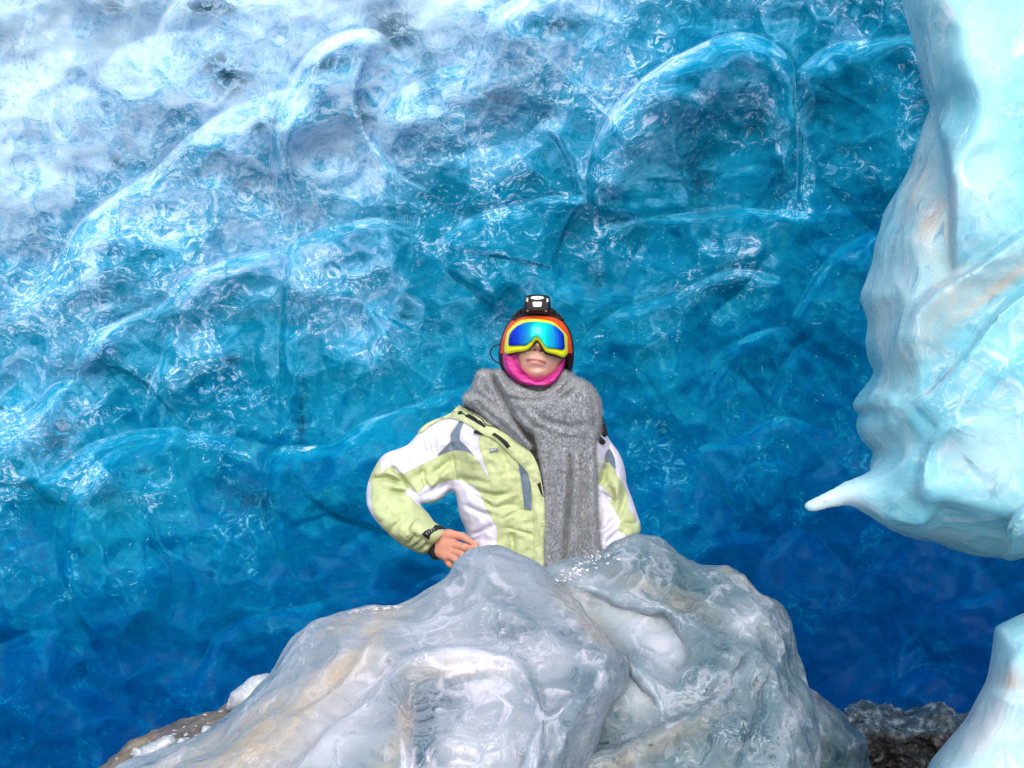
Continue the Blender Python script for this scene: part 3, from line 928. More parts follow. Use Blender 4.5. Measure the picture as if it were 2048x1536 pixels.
mA = dict(
    silt=np.clip(groove(gA, [(420, 1560), (520, 1460), (640, 1380), (720, 1310), (800, 1210)], 0.9, 26) + 0.9 * blob(gA, 430, 1530, 230, 60, -30) + groove(gA, [(760, 1560), (800, 1470), (815, 1400)], 0.8, 22)
                 + 0.65 * blob(gA, 900, 1335, 90, 20) + groove(gA, [(1090, 1150), (1160, 1230), (1230, 1310)], 0.6, 18) + 0.4 * blob(gA, 690, 1240, 100, 30), 0, 1),
    window=np.clip(1.0 * blob(gA, 870, 1405, 60, 45) + 0.8 * blob(gA, 850, 1500, 40, 60) + 0.6 * blob(gA, 1170, 1230, 60, 35, 40) + 0.6 * blob(gA, 1180, 1400, 25, 60) + 0.55 * blob(gA, 1020, 1150, 70, 40, 20)
                   + 0.5 * blob(gA, 1030, 1255, 60, 30), 0, 1),
    white=np.clip(0.6 * blob(gA, 950, 1310, 110, 32) + 0.25 * blob(gA, 980, 1430, 120, 110) + 0.15 * blob(gA, 930, 1520, 90, 60) + 0.4 * blob(gA, 700, 1420, 70, 90, 35)
                  + 0.3 * blob(gA, 640, 1500, 60, 60), 0, 1),
    dirt=np.clip(groove(gA, [(740, 1390), (775, 1330), (815, 1300), (845, 1315), (860, 1345)], 1.0, 14) + groove(gA, [(480, 1560), (580, 1470), (680, 1370)], 0.7, 16), 0, 1))
slopeA = lambda px, py: 3.05 - 0.25 * np.clip((py - 1150) / 700, -0.2, 1.2)
TA = lambda px, py: 0.10 + 0.30 * sstep((py - 1080) / 500)
pA = Piece(oA, 85, TA, slopeA, gA, rA, power=1.8)
lo, hi = box_of(0, 1060, 1260, 2480, 2.2, 3.55, -0.06)
lump("ice_boulder", [pA], lo, hi, 0.0075, M['boulder'], "large milky grey ice boulder with tan silt streaks, lowest in front of the person's waist", "ice boulder",
     noise=0.010, nscale=4.0, attrs=(gA, mA), fine=0.0015, ridge=0.03)

# --- grey-green boulder behind it, right
gB = Grid(1000, 980, 1800, 2500, 3)
oB = [(1085, 1150), (1110, 1125), (1150, 1108), (1185, 1108), (1215, 1092), (1260, 1082), (1300, 1085), (1340, 1105), (1375, 1125), (1430, 1132), (1475, 1150), (1520, 1180), (1560, 1202), (1578, 1240),
      (1592, 1290), (1600, 1340), (1612, 1390), (1622, 1440), (1632, 1500), (1640, 1600), (1680, 2000), (1700, 2450), (1050, 2450), (1060, 1900), (1080, 1500), (1080, 1250)]
rB = np.zeros(gB.X.shape)
for a in [([(1105, 1160), (1160, 1175), (1230, 1205), (1290, 1222), (1335, 1228), (1350, 1250), (1380, 1298), (1360, 1350), (1325, 1400)], -.024, 60, 16),
          ([(1320, 1420), (1300, 1385), (1262, 1340), (1260, 1315)], .035, 70, 14),
          ([(1180, 1440), (1230, 1380), (1280, 1320)], .03, 60, 12),
          ([(1100, 1540), (1250, 1500), (1380, 1430), (1460, 1370), (1500, 1310)], .035, 70, 16),
          ([(1260, 1180), (1340, 1220), (1420, 1260), (1480, 1300)], .02, 50, 20),
          ([(1480, 1540), (1520, 1440), (1545, 1340), (1565, 1250)], .02, 50, 12),
          ([(1430, 1134), (1500, 1180), (1560, 1230), (1580, 1290)], -.02, 30, 14),
          ([(1400, 1540), (1440, 1450), (1500, 1390)], .015, 30, 12)]:
    rB += fold(gB, a[0], a[1] * 1.4, a[2], a[3])
for k in range(14):
    x, y = 1420 + 14 * k * 0.9, 1345 + (k % 4) * 22
    rB += groove(gB, [(x - 22, y + 45), (x, y), (x + 16, y - 34)], -.008, 5)
rB += 0.028 * fbm2(gB.X, gB.Y, 80, 4, 8.0)
mB = dict(
    silt=np.clip(0.8 * blob(gB, 1290, 1500, 160, 22, -28) + 0.7 * groove(gB, [(1110, 1165), (1170, 1215), (1230, 1290)], 1, 20) + 0.6 * blob(gB, 1330, 1190, 110, 22, 22) + 0.8 * groove(gB, [(1430, 1130), (1500, 1160), (1570, 1215)], 1, 12), 0, 1),
    window=np.clip(0.95 * blob(gB, 1210, 1470, 50, 50) + 0.9 * blob(gB, 1490, 1480, 70, 40, 20) + 0.7 * blob(gB, 1385, 1215, 50, 20, 35) + 0.6 * blob(gB, 1320, 1140, 80, 25, 20) + 0.6 * blob(gB, 1500, 1290, 40, 28)
                   + 0.5 * blob(gB, 1440, 1320, 60, 60) + 0.6 * blob(gB, 1520, 1400, 30, 60), 0, 1),
    white=np.clip(0.75 * blob(gB, 1270, 1250, 90, 40, 28) + 0.6 * blob(gB, 1330, 1310, 45, 50) + 0.5 * blob(gB, 1280, 1400, 50, 50) + 0.7 * blob(gB, 1150, 1150, 50, 14, 15) + 0.5 * blob(gB, 1500, 1240, 40, 30)
                  + 0.5 * blob(gB, 1580, 1450, 20, 60, 20), 0, 1),
    dirt=np.clip(0.5 * blob(gB, 1300, 1500, 180, 40, -28) + 0.5 * blob(gB, 1500, 1400, 60, 60), 0, 1))
pB = Piece(oB, 80, lambda px, py: 0.12 + 0.26 * sstep((py - 1080) / 500), lambda px, py: 3.3 - 0.2 * np.clip((py - 1150) / 700, -0.2, 1.2), gB, rB, power=1.7)
lo, hi = box_of(1030, 1050, 1720, 2470, 2.55, 3.8, -0.06)
lump("ice_boulder", [pB], lo, hi, 0.0075, M['green'], "grey green ice boulder with a pale pointed face, behind and right of the milky boulder", "ice boulder",
     noise=0.014, nscale=5.0, attrs=(gB, mB), fine=0.003, ridge=0.042)

# --- low green boulder further right
gC = Grid(1500, 1350, 1900, 2500, 4)
oC = [(1560, 1400), (1622, 1385), (1650, 1400), (1690, 1425), (1705, 1450), (1735, 1478), (1742, 1536), (1765, 1800), (1760, 2300), (1540, 2300), (1540, 1700)]
mC = dict(dirt=np.ones(gC.X.shape) * 0.6, window=0.9 * blob(gC, 1675, 1520, 26, 30), silt=0.5 * blob(gC, 1670, 1410, 60, 16, 30))
pC = Piece(oC, 60, 0.2, 3.72, gC, 0.02 * fbm2(gC.X, gC.Y, 50, 4, 1.0))
lo, hi = box_of(1520, 1340, 1790, 2320, 3.3, 4.1, -0.06)
lump("ice_boulder", [pC], lo, hi, 0.009, M['green'], "small dirty green ice boulder between the grey green boulder and the dark gravel", "ice boulder",
     noise=0.015, nscale=8, attrs=(gC, mC), fine=0.004, ridge=0.04)

# --- pale curtain of ice hanging at the right
gD = Grid(1560, -500, 2700, 1300, 3)
oD = [(1760, -480), (1785, -150), (1803, 0), (1822, 60), (1838, 130), (1855, 190), (1866, 214), (1850, 255), (1834, 300), (1826, 335), (1798, 380), (1770, 430), (1752, 480), (1747, 525), (1735, 560), (1725, 592), (1737, 640), (1735, 685),
      (1742, 720), (1752, 745), (1732, 778), (1708, 806), (1712, 820), (1724, 826), (1716, 850), (1728, 880), (1750, 905), (1742, 930), (1745, 960), (1725, 985), (1712, 1008), (1745, 1028), (1790, 1055), (1850, 1080), (1920, 1100),
      (1990, 1112), (2048, 1114), (2250, 1090), (2500, 950), (2600, 500), (2600, -480)]
rD = np.zeros(gD.X.shape)
for a in [([(1908, 545), (1905, 480), (1905, 380), (1893, 300), (1875, 250), (1866, 214), (1850, 120), (1835, 40), (1825, -60)], .04, 200, 16),
          ([(1752, 770), (1775, 735), (1786, 700), (1795, 660), (1820, 625), (1860, 590), (1908, 556), (1950, 530), (2000, 500), (2060, 462), (2150, 420)], .035, 150, 18),
          ([(1826, 812), (1850, 790), (1900, 742), (1945, 690), (1990, 625), (2060, 575), (2150, 540)], .03, 170, 16),
          ([(1735, 800), (1760, 785), (1800, 790)], .02, 40, 10),
          ([(1850, 1010), (1840, 940), (1860, 880), (1900, 850), (1960, 840)], .03, 80, 20),
          ([(2010, 1130), (2020, 1060), (2060, 1010)], .05, 80, 10)]:
    rD += fold(gD, a[0], a[1] * 2.0, a[2], a[3], per=5)
for a in [([(1850, 792), (1875, 765), (1900, 742)], -.02, 5), ([(1890, 360), (1930, 300), (1985, 270)], .012, 16), ([(1760, 620), (1790, 600), (1820, 560)], -.012, 12), ([(1985, 985), (2000, 960), (2010, 930)], .015, 8),
          ([(1800, 900), (1850, 860), (1930, 800), (2048, 700)], .015, 30), ([(1780, 960), (1860, 1010), (1980, 1060)], -.02, 24)]:
    rD += groove(gD, *a)
rD += 0.012 * fbm2(gD.X, gD.Y, 150, 3, 6.0)
mD = dict(
    silt=np.clip(groove(gD, [(1800, 770), (1870, 640), (1960, 560), (2070, 490)], .55, 45) + 0.9 * blob(gD, 1850, 400, 45, 150, -12) + 0.9 * blob(gD, 2010, 565, 90, 10, -38) + 0.4 * blob(gD, 1760, 640, 30, 80), 0, 1),
    window=np.clip(0.8 * blob(gD, 1842, 150, 10, 80, -12) + 0.7 * groove(gD, [(1850, 792), (1900, 742)], 1, 6) + 0.45 * blob(gD, 1900, 1060, 100, 16, 18) + 0.35 * blob(gD, 1930, 460, 30, 60) + 0.3 * blob(gD, 1770, 1030, 40, 12, 25), 0, 1),  # the groove term paints the shade inside the crevice
    white=np.clip(0.9 * blob(gD, 1670, 1000, 75, 32, -20) + 0.25 * blob(gD, 1980, 80, 90, 120) + 0.5 * blob(gD, 1960, 380, 60, 90) + 0.5 * blob(gD, 1990, 900, 90, 90) + 0.4 * blob(gD, 1800, 560, 60, 100), 0, 1),
    dirt=np.clip(1.0 * blob(gD, 1752, 1022, 26, 8, 40) + 0.8 * blob(gD, 1965, 615, 40, 8, -30), 0, 1))
pD = Piece(oD, 100, 0.26, lambda px, py: 3.15 - 0.10 * (px - 1800) / 400, gD, rD, power=1.5)
oT = [(1830, 900), (1790, 922), (1745, 945), (1690, 965), (1640, 985), (1612, 1003), (1607, 1016), (1624, 1027), (1660, 1020), (1700, 1011), (1735, 1024), (1790, 1056), (1860, 1060), (1880, 960)]
pT = Piece(oT, 22, lambda px, py: 0.018 + 0.12 * sstep((px - 1660) / 200), lambda px, py: 3.0 + 0.05 * sstep((px - 1650) / 200), step=2, power=1.6)
lo, hi = box_of(1590, -460, 2560, 1150, 2.45, 3.6)
lump("ice_curtain", [pD, pT], lo, hi, 0.0065, M['curtain'], "pale cyan folded ice mass hanging at the right with a white finger pointing left", "ice formation",
     noise=0.005, nscale=3.5, attrs=(gD, mD), k=0.04, ridge=0.02)

# --- pale ice rising at the lower right corner
gE = Grid(1780, 1100, 2700, 2500, 4)
oE = [(1985, 1255), (2010, 1240), (2055, 1222), (2200, 1180), (2500, 1300), (2550, 2400), (1700, 2400), (1760, 1750), (1850, 1545), (1880, 1500), (1930, 1440), (1950, 1400), (1970, 1360), (1980, 1310)]
rE = fold(gE, [(1900, 1460), (1970, 1385), (2000, 1382), (2060, 1400), (2150, 1430)], .03, 90, 14) + fold(gE, [(1975, 1380), (2005, 1350), (2020, 1320), (2060, 1290)], .02, 60, 14) + 0.015 * fbm2(gE.X, gE.Y, 100, 3, 2.0)
mE = dict(silt=np.clip(1.0 * blob(gE, 2035, 1360, 60, 28, -10) + 0.35 * blob(gE, 1960, 1480, 120, 90) + groove(gE, [(1855, 1545), (1900, 1470), (1950, 1400)], .6, 10), 0, 1), white=0.6 * blob(gE, 2000, 1460, 140, 160))
pE = Piece(oE, 90, 0.28, 2.95, gE, rE, power=2.3)
lo, hi = box_of(1690, 1150, 2560, 2420, 2.4, 3.4, -0.06)
lump("ice_mound", [pE], lo, hi, 0.0095, M['curtain'], "pale cyan ice mound with a tan patch in the lower right corner", "ice formation", noise=0.006, nscale=5, attrs=(gE, mE))

# --- silt bank lower left, gravel bank lower right
gF = Grid(-400, 1300, 900, 2600, 5)
oF = [(-200, 1900), (60, 1660), (200, 1540), (262, 1492), (330, 1462), (390, 1436), (440, 1418), (470, 1405), (560, 1400), (700, 1450), (800, 1700), (850, 2300), (-200, 2300)]
pF = Piece(oF, 70, 0.3, 3.35, gF, 0.03 * fbm2(gF.X, gF.Y, 60, 4, 1.0))
lo, hi = box_of(-230, 1370, 870, 2320, 2.9, 3.8, -0.06)
lump("silt_bank", [pF], lo, hi, 0.012, M['dirt'], None, None, noise=0.02, nscale=9, kind='structure', fine=0.008)
gG = Grid(1500, 1300, 2500, 2600, 4)
oG = [(1600, 1480), (1690, 1440), (1700, 1418), (1730, 1408), (1775, 1416), (1810, 1428), (1850, 1424), (1885, 1414), (1915, 1432), (1960, 1440), (2100, 1440), (2300, 1600), (2350, 2300), (1560, 2300)]
rG = 0.03 * fbm2(gG.X, gG.Y, 40, 5, 1.0)
iceG = sstep((1475 - gG.Y + 18 * fbm2(gG.X, gG.Y, 40, 3, 4.0)) / 14)
pG = Piece(oG, 50, 0.3, 4.3, gG, rG)
lo, hi = box_of(1580, 1380, 2360, 2280, 3.9, 4.75, -0.06)
lump("gravel_bank", [pG], lo, hi, 0.0075, M['gravel'], None, None, noise=0.03, nscale=12, attrs=(gG, dict(ice=iceG)), kind='structure', fine=0.014)

# --- loose pieces of ice, and the crumbs on the boulder's crest
def chunk(out, yc, T, R, label, nz=0.008, h=0.004, group=None):
    p = Piece(out, R, T, yc, step=1.5)
    xs = [q[0] for q in out]; ys = [q[1] for q in out]
    lo, hi = box_of(min(xs) - 12, min(ys) - 12, max(xs) + 12, max(ys) + 12, yc - T - 0.03, yc + T + 0.03)
    lump("ice_chunk", [p], lo, hi, h, M['chunk'], label, "ice chunk", group, noise=nz, nscale=18, fine=0.004)
GR = "loose ice chunks on the silt bank"
chunk([(455, 1400), (460, 1385), (485, 1370), (510, 1355), (540, 1353), (535, 1380), (500, 1420), (470, 1424), (454, 1420)], 3.2, 0.05, 26, "rounded clear white ice chunk, the uppermost one beside the milky boulder's left edge", group=GR)
chunk([(268, 1524), (275, 1505), (300, 1490), (325, 1472), (345, 1470), (356, 1482), (350, 1495), (325, 1512), (305, 1530), (270, 1530)], 3.03, 0.05, 20, "long glassy ice chunk lying on the brown silt, the largest and lowest", group=GR)
chunk([(352, 1492), (356, 1478), (368, 1476), (380, 1484), (366, 1494)], 3.02, 0.018, 8, "small flat ice chunk touching the upper end of the long glassy chunk", 0.004, 0.003, GR)
chunk([(404, 1464), (410, 1452), (420, 1456), (430, 1462), (424, 1470), (408, 1470)], 3.03, 0.016, 7, "small white ice chunk midway between the long glassy chunk and the uppermost chunk", 0.004, 0.003, GR)
chunk([(266, 1512), (268, 1496), (284, 1500), (286, 1512), (274, 1520)], 3.0, 0.016, 7, "small pointed ice chunk leaning on the lower end of the long glassy chunk", 0.004, 0.003, GR)
def crumbs(name, pts, n, size, seed, mat, depth=None, spread=(5, 2.0)):
    rnd = np.random.RandomState(seed); c = curve(pts, 8)
    Vs, Fs = [], []
    for k in range(n):
        p = c[rnd.randint(len(c))] + rnd.normal(size=2) * spread
        yy = float(depth(p[:1], p[1:])[0]) if depth else pts_y + rnd.uniform(-.03, .03)
        P = w_of(p[0], p[1], yy); s = size * rnd.uniform(.4, 1.3)
        v = rnd.normal(size=(8, 3)); v = v / np.linalg.norm(v, axis=1)[:, None] * s * rnd.uniform(.6, 1.2, (8, 1)) * (1.3, 1, .6) + P
        import mathutils
        b = len(Vs)
        Vs += list(v)
        # a faceted shard: hull of eight random points
        bm = bmesh.new(); vs = [bm.verts.new(q) for q in v]; bmesh.ops.convex_hull(bm, input=vs)
        bm.verts.index_update(); ix = {vv: i for i, vv in enumerate(bm.verts)}
        Fs += [[b + ix[q] for q in f.verts] for f in bm.faces]; bm.free()
    return np.array(Vs), Fs
import bmesh
pts_y = 3.05
V_, F_ = crumbs("c", [(702, 1226), (735, 1218), (770, 1216), (798, 1214)], 60, 0.005, 3, None, surf_depth([bpy.data.objects['ice_boulder']], 0.001, 3.05), (5, 1.6))
at0 = {n: np.zeros(len(V_)) for n in ("window", "silt", "dirt", "white")}
tag(mesh_obj("ice_crumbs", V_, F_, M['chunk'], attrs=at0, smooth=False), "white ice crumbs scattered along the crest of the milky boulder", "ice crumbs", kind='stuff')
bA, bB = [o for o in COL.objects if o.name.startswith("ice_boulder")][:2]
dB = surf_depth([bB], 0.001, 3.2)
V_, F_ = crumbs("c", [(1105, 1160), (1135, 1156), (1160, 1140), (1190, 1118), (1212, 1108)], 130, 0.0032, 9, None, dB, (14, 4))
at0 = {n: np.zeros(len(V_)) for n in ("window", "silt", "dirt")}; at0["white"] = np.ones(len(V_))
tag(mesh_obj("ice_crumbs", V_, F_, M['chunk'], attrs=at0, smooth=False), "bright broken ice flakes on the upper left shoulder of the grey green boulder", "ice crumbs", kind='stuff')
pts_y = 3.02
dF = surf_depth([bpy.data.objects["silt_bank"]], 0.001, 3.02)
V_, F_ = crumbs("c", [(260, 1530), (320, 1500), (380, 1480), (440, 1450)], 160, 0.005, 5, None, dF, (22, 14))
at0 = {n: np.zeros(len(V_)) for n in ("window", "silt", "dirt", "white")}
tag(mesh_obj("ice_crumbs", V_, F_, M['chunk'], attrs=at0, smooth=False), "tiny ice splinters strewn over the brown silt bank", "ice crumbs", kind='stuff')

# ------------------------------------------------------------------ the person
PY_ = 4.0                       # metres ahead
def at(px, py, y=PY_): return w_of(px, py, y)

def build_person():
    # ---- body: head and neck, hands, torso, arms and legs in one mesh
    gH = Grid(960, 580, 1190, 860, 1)
    X, Y = gH.X, gH.Y
    rH = 0.030 * np.exp(-((X - 1076) / 9.5) ** 2 - ((Y - 690) / np.where(Y > 690, 9.5, 26)) ** 2)          # nose
    rH += 0.008 * blob(gH, 1065, 698, 5, 4.5) + 0.008 * blob(gH, 1088, 701, 5, 4.5)
    rH -= 0.016 * blob(gH, 1070, 699.5, 2.8, 2.2, 10) + 0.016 * blob(gH, 1082.5, 701.5, 2.6, 2.2, 10)
    mouth = [(1053, 721.5), (1058, 720.8), (1065, 720.4), (1073, 721), (1082, 723.4), (1088, 725.2), (1092, 726.4)]
    rH += 0.009 * np.exp(-((X - 1073) / 22) ** 2 - ((Y - 722) / 12) ** 2)
    rH += groove(gH, [(x, y - 3.6) for x, y in mouth], .0025, 3.2) + groove(gH, [(x * .8 + 1073 * .2, y + 4.5) for x, y in mouth], .0045, 4.0) - groove(gH, mouth, .002, 1.6)
    rH += 0.014 * blob(gH, 1077, 748, 17, 13) - 0.004 * blob(gH, 1075, 737, 14, 4)
    rH += 0.008 * blob(gH, 1045, 708, 14, 12) + 0.006 * blob(gH, 1106, 714, 14, 12)
    head_o = [(1075, 640), (1105, 644), (1126, 662), (1134, 688), (1131, 715), (1122, 740), (1104, 756), (1078, 766), (1055, 762), (1034, 748), (1018, 722), (1014, 690), (1022, 664), (1046, 645)]
    head = Piece(head_o, 62, 0.092, 4.01, gH, rH, step=1.5, power=2.0)
    neckA, neckB = at(1076, 735, 4.04), at(1078, 850, 4.04)
    def f_head(x, y, z, px, py):
        f = head.ev(px, py, y)
        return smin(f, capsule(x, y, z, neckA, neckB, .055, .06), .02)
    lo, hi = box_of(985, 600, 1160, 840, 3.84, 4.16)
    Vh, Qh = solid(f_head, lo, hi, 0.0017, 1)
    px, py = to_px(Vh)
    front = (Vh[:, 1] < 4.0)
    mo_s, mo_o, mo_t, mo_d = line_dist(px, py, curve(mouth, 4))
    lips = np.exp(-((mo_d) / 3.6) ** 4) * front * (np.abs(px - 1072) < 20)
    nos = front * np.clip(np.exp(-((px - 1070) / 2.8) ** 2 - ((py - 699.5) / 2.2) ** 2) + np.exp(-((px - 1082.5) / 2.6) ** 2 - ((py - 701.5) / 2.2) ** 2), 0, 1)
    ruddyh = 0.35 * np.exp(-((px - 1076) / 14) ** 2 - ((py - 700) / 10) ** 2)
    # ---- right hand (thumb uppermost, fingers pressed on the hip)
    def D(px, py, y=3.915): return at(px, py, y)
    hand = [  # (a, b, ra, rb)
        (D(866, 1078, 3.95), D(905, 1089), .019, .013), (D(866, 1086, 3.95), D(906, 1097), .019, .0125), (D(866, 1092, 3.95), D(901, 1105), .018, .012), (D(868, 1098, 3.95), D(893, 1114), .016, .011),
        (D(868, 1072, 3.95), D(898, 1068, 3.92), .016, .0115), (D(898, 1068, 3.92), D(925, 1073, 3.905), .0115, .0095), (D(925, 1073, 3.905), D(953, 1091, 3.90), .0095, .0065),     # thumb
        (D(905, 1089), D(930, 1095, 3.885), .0120, .0092), (D(930, 1095, 3.885), D(952, 1100, 3.895), .0092, .0078), (D(952, 1100, 3.895), D(950, 1112, 3.92), .0078, .0066),       # index, bent at its tip
        (D(904, 1101), D(924, 1110, 3.885), .0112, .0086), (D(924, 1110, 3.885), D(945, 1120, 3.895), .0086, .0072), (D(945, 1120, 3.895), D(946, 1130, 3.92), .0072, .006),
        (D(897, 1110), D(913, 1121, 3.89), .0105, .0082), (D(913, 1121, 3.89), D(932, 1132, 3.90), .0082, .0068), (D(932, 1132, 3.90), D(936, 1142, 3.92), .0068, .0058),
        (D(888, 1114, 3.93), D(900, 1129, 3.91), .0092, .0072), (D(900, 1129, 3.91), D(914, 1140, 3.915), .0072, .006), (D(914, 1140, 3.915), D(918, 1148, 3.93), .006, .005),
    ]
    def f_hand(parts, mir=None):
        def f(x, y, z, px, py):
            r = capsule(x, y, z, *parts[0])
            for i, p in enumerate(parts[1:], 1):
                c = capsule(x, y, z, *p)
                r = smin(r, c, .012 if i < 5 else .004)
            return r
        return f
    lo, hi = box_of(846, 1050, 965, 1160, 3.86, 3.99)
    Vn, Qn = solid(f_hand(hand), lo, hi, 0.0014, 1)
    # left hand: the same hand mirrored, resting on the other hip behind the boulder
    Vl = Vn.copy(); mid = at(1075, 1000)[0]
    Vl[:, 0] = 2 * mid - Vl[:, 0] - 0.05; Vl[:, 2] -= 0.075; Vl[:, 1] += 0.02
    Ql = Qn[:, ::-1]
    # ---- the rest of the body, inside the clothes
    hipz = 0.92
    cx = at(1075, 1000)[0]
    limbs = [(at(1077, 900, 4.07), (cx, 4.06, hipz + .1), .07, .075), ((cx, 4.06, hipz + .1), (cx, 4.05, hipz - .02), .08, .085), (at(1077, 820, 4.05), at(1077, 900, 4.07), .05, .07), (at(960, 880, 4.05), at(1180, 905, 4.06), .035, .035),
             (at(945, 890, 4.04), at(785, 958, 4.03), .026, .022), (at(785, 958, 4.03), at(868, 1082, 3.955), .022, .019),
             (at(1195, 915, 4.06), at(1235, 1030, 4.05), .032, .028), (at(1235, 1030, 4.05), (2 * mid - at(868, 1080)[0] - .05, 3.965, at(868, 1080)[2] - .06), .026, .02),
             ((cx - .09, 4.03, hipz - .03), (cx - .11, 3.99, .48), .075, .05), ((cx - .11, 3.99, .48), (cx - .12, 4.05, .08), .047, .034),
             ((cx + .09, 4.03, hipz - .03), (cx + .11, 3.99, .48), .075, .05), ((cx + .11, 3.99, .48), (cx + .12, 4.05, .08), .047, .034),
             ((cx - .12, 4.05, .05), (cx - .135, 3.92, .035), .036, .026), ((cx + .12, 4.05, .05), (cx + .135, 3.92, .035), .036, .026)]
    def f_body(x, y, z, px, py):
        r = capsule(x, y, z, *limbs[0])
        for p in limbs[1:]: r = smin(r, capsule(x, y, z, *p), .03)
        return r
    Vb, Qb = solid(f_body, (-.42, 3.84, -.01), (.40, 4.2, 1.42), 0.011, 1)
    V, Q = join_geo([(Vh, Qh), (Vn, Qn), (Vl, Ql), (Vb, Qb)])
    z = lambda n: np.zeros(n)
    nrest = len(Vn) + len(Vl) + len(Vb)
    body = mesh_obj("person", V, Q, M['skin'], attrs=dict(lips=np.r_[lips, z(nrest)], nostril=np.r_[nos, z(nrest)],
                    ruddy=np.r_[ruddyh, np.full(len(Vn), .8), np.full(len(Vl), .8), z(len(Vb))]))
    tag(body, "person in lime and white ski jacket, grey scarf and mirrored goggles, hand on hip", "person")

    # ---- jacket
    gJ = Grid(690, 760, 1330, 1340, 1.5)
    r = np.zeros(gJ.X.shape)
    # creases read off the cloth
    for a in [([(742, 960), (765, 957), (790, 961), (815, 968)], -.010, 5), ([(766, 949), (785, 957), (800, 972)], -.006, 3.5), ([(782, 982), (800, 984), (812, 987)], -.010, 4), ([(778, 928), (800, 950), (818, 972), (835, 995)], -.012, 3.5),
              ([(835, 960), (845, 945), (850, 965), (860, 978)], -.007, 5), ([(868, 950), (885, 935), (905, 918)], -.010, 7), ([(850, 950), (862, 972), (872, 955)], .006, 6), ([(880, 960), (895, 940)], .006, 7),
              ([(905, 905), (909, 940), (912, 962)], -.006, 3), ([(915, 955), (940, 960), (975, 966)], -.008, 6), ([(925, 962), (950, 980), (990, 992), (1020, 985)], -.010, 6), ([(935, 985), (965, 1000), (985, 1015)], -.007, 4),
              ([(930, 1010), (960, 1025), (985, 1030)], -.006, 5), ([(940, 1070), (965, 1062), (985, 1050)], -.008, 5), ([(935, 1085), (955, 1078), (972, 1066)], -.006, 4), ([(990, 1020), (1010, 1012), (1040, 1015)], -.007, 7),
              ([(1005, 1038), (1030, 1025), (1052, 1018)], -.004, 2.5), ([(1010, 1055), (1050, 1065), (1068, 1070)], -.004, 2.5), ([(1010, 1130), (1025, 1090), (1020, 1060)], -.010, 8), ([(1040, 960), (1035, 1000), (1030, 1020)], -.004, 10),
              ([(790, 870 + 40), (810, 925), (830, 930)], -.004, 6), ([(850, 880), (845, 900), (850, 925)], -.005, 6), ([(870, 870), (868, 895), (872, 910)], -.005, 6), ([(905, 860), (900, 880), (906, 900)], -.004, 3),
              ([(990, 900), (1010, 920), (1020, 960)], -.004, 8), ([(870, 985), (885, 975), (895, 965)], -.006, 6), ([(845, 990), (860, 985), (880, 965)], -.006, 5), ([(755, 1000), (780, 1020), (810, 1030)], -.004, 10),
              ([(785, 1060), (800, 1045), (815, 1035)], -.006, 6), ([(820, 1098), (840, 1085), (850, 1070)], -.006, 4), ([(832, 1104), (850, 1092), (862, 1078)], -.006, 4), ([(812, 1090), (826, 1078), (838, 1062)], -.006, 4),
              ([(826, 1070), (822, 1058), (838, 1040), (866, 1046)], -.005, 3),
              ([(1212, 930), (1205, 960), (1195, 975)], -.009, 6), ([(1215, 970), (1228, 1000), (1215, 990)], -.009, 6), ([(1238, 960), (1232, 990), (1225, 1005)], .008, 7), ([(1200, 1065), (1215, 1055), (1235, 1030)], -.008, 5),
              ([(1210, 1090), (1225, 1075), (1245, 1060)], -.009, 6), ([(1205, 985), (1222, 1000), (1225, 1012)], -.007, 5), ([(1245, 1045), (1260, 1050), (1276, 1045)], -.010, 6), ([(1250, 985), (1245, 1010), (1240, 1030)], -.008, 6),
              ([(1215, 878), (1222, 900), (1226, 915)], -.006, 3)]:
        r += groove(gJ, *a, end=6)
    r *= 2.1
    r -= 0.012 * np.abs(fbm2(gJ.X, gJ.Y, 60, 3, 21.0)) + 0.008 * np.abs(fbm2(gJ.X, gJ.Y, 24, 2, 31.0)) - 0.003
    r += 0.007 * fbm2(gJ.X, gJ.Y, 45, 3, 2.0) + 0.0025 * fbm2(gJ.X, gJ.Y, 14, 2, 6.0)
    r -= 0.022 * sstep((gJ.X - 1092) / 12) * sstep((1196 - gJ.X) / 12) * sstep((gJ.Y - 880) / 30)
    torso_o = [(925, 822), (985, 800), (1080, 790), (1150, 800), (1195, 850), (1212, 880), (1218, 920), (1206, 965), (1198, 1010), (1204, 1080), (1222, 1180), (1232, 1262), (920, 1262), (926, 1160), (936, 1100), (931, 1060),
               (921, 1036), (915, 1010), (913, 985), (915, 965), (905, 930), (898, 870)]
    arm_o = [(935, 822), (900, 832), (870, 846), (838, 866), (817, 888), (795, 898), (773, 906), (758, 920), (743, 947), (735, 970), (733, 996), (737, 1018), (753, 1043), (778, 1069), (802, 1089), (831, 1104), (852, 1108), (864, 1096),
             (878, 1080), (884, 1066), (880, 1052), (868, 1043), (857, 1027), (841, 1008), (864, 1006), (882, 998), (900, 981), (915, 976), (945, 965), (960, 900)]
    larm_o = [(1175, 850), (1208, 870), (1221, 884), (1235, 901), (1245, 922), (1251, 944), (1254, 970), (1266, 1002), (1274, 1027), (1281, 1050), (1279, 1068), (1268, 1080), (1250, 1090), (1225, 1105), (1192, 1112), (1180, 1000), (1170, 900)]
    torso = Piece(torso_o, 95, 0.122, 4.03, gJ, r, step=2, power=2.1)
    arm = Piece(arm_o, 36, 0.060, lambda px, py: 4.03 - 0.085 * sstep((py - 960) / 120) + 0.0 * px, gJ, r, step=2, power=2.0)
    larm = Piece(larm_o, 34, 0.060, lambda px, py: 4.05 - 0.07 * sstep((py - 980) / 120), gJ, r, step=2, power=2.0)
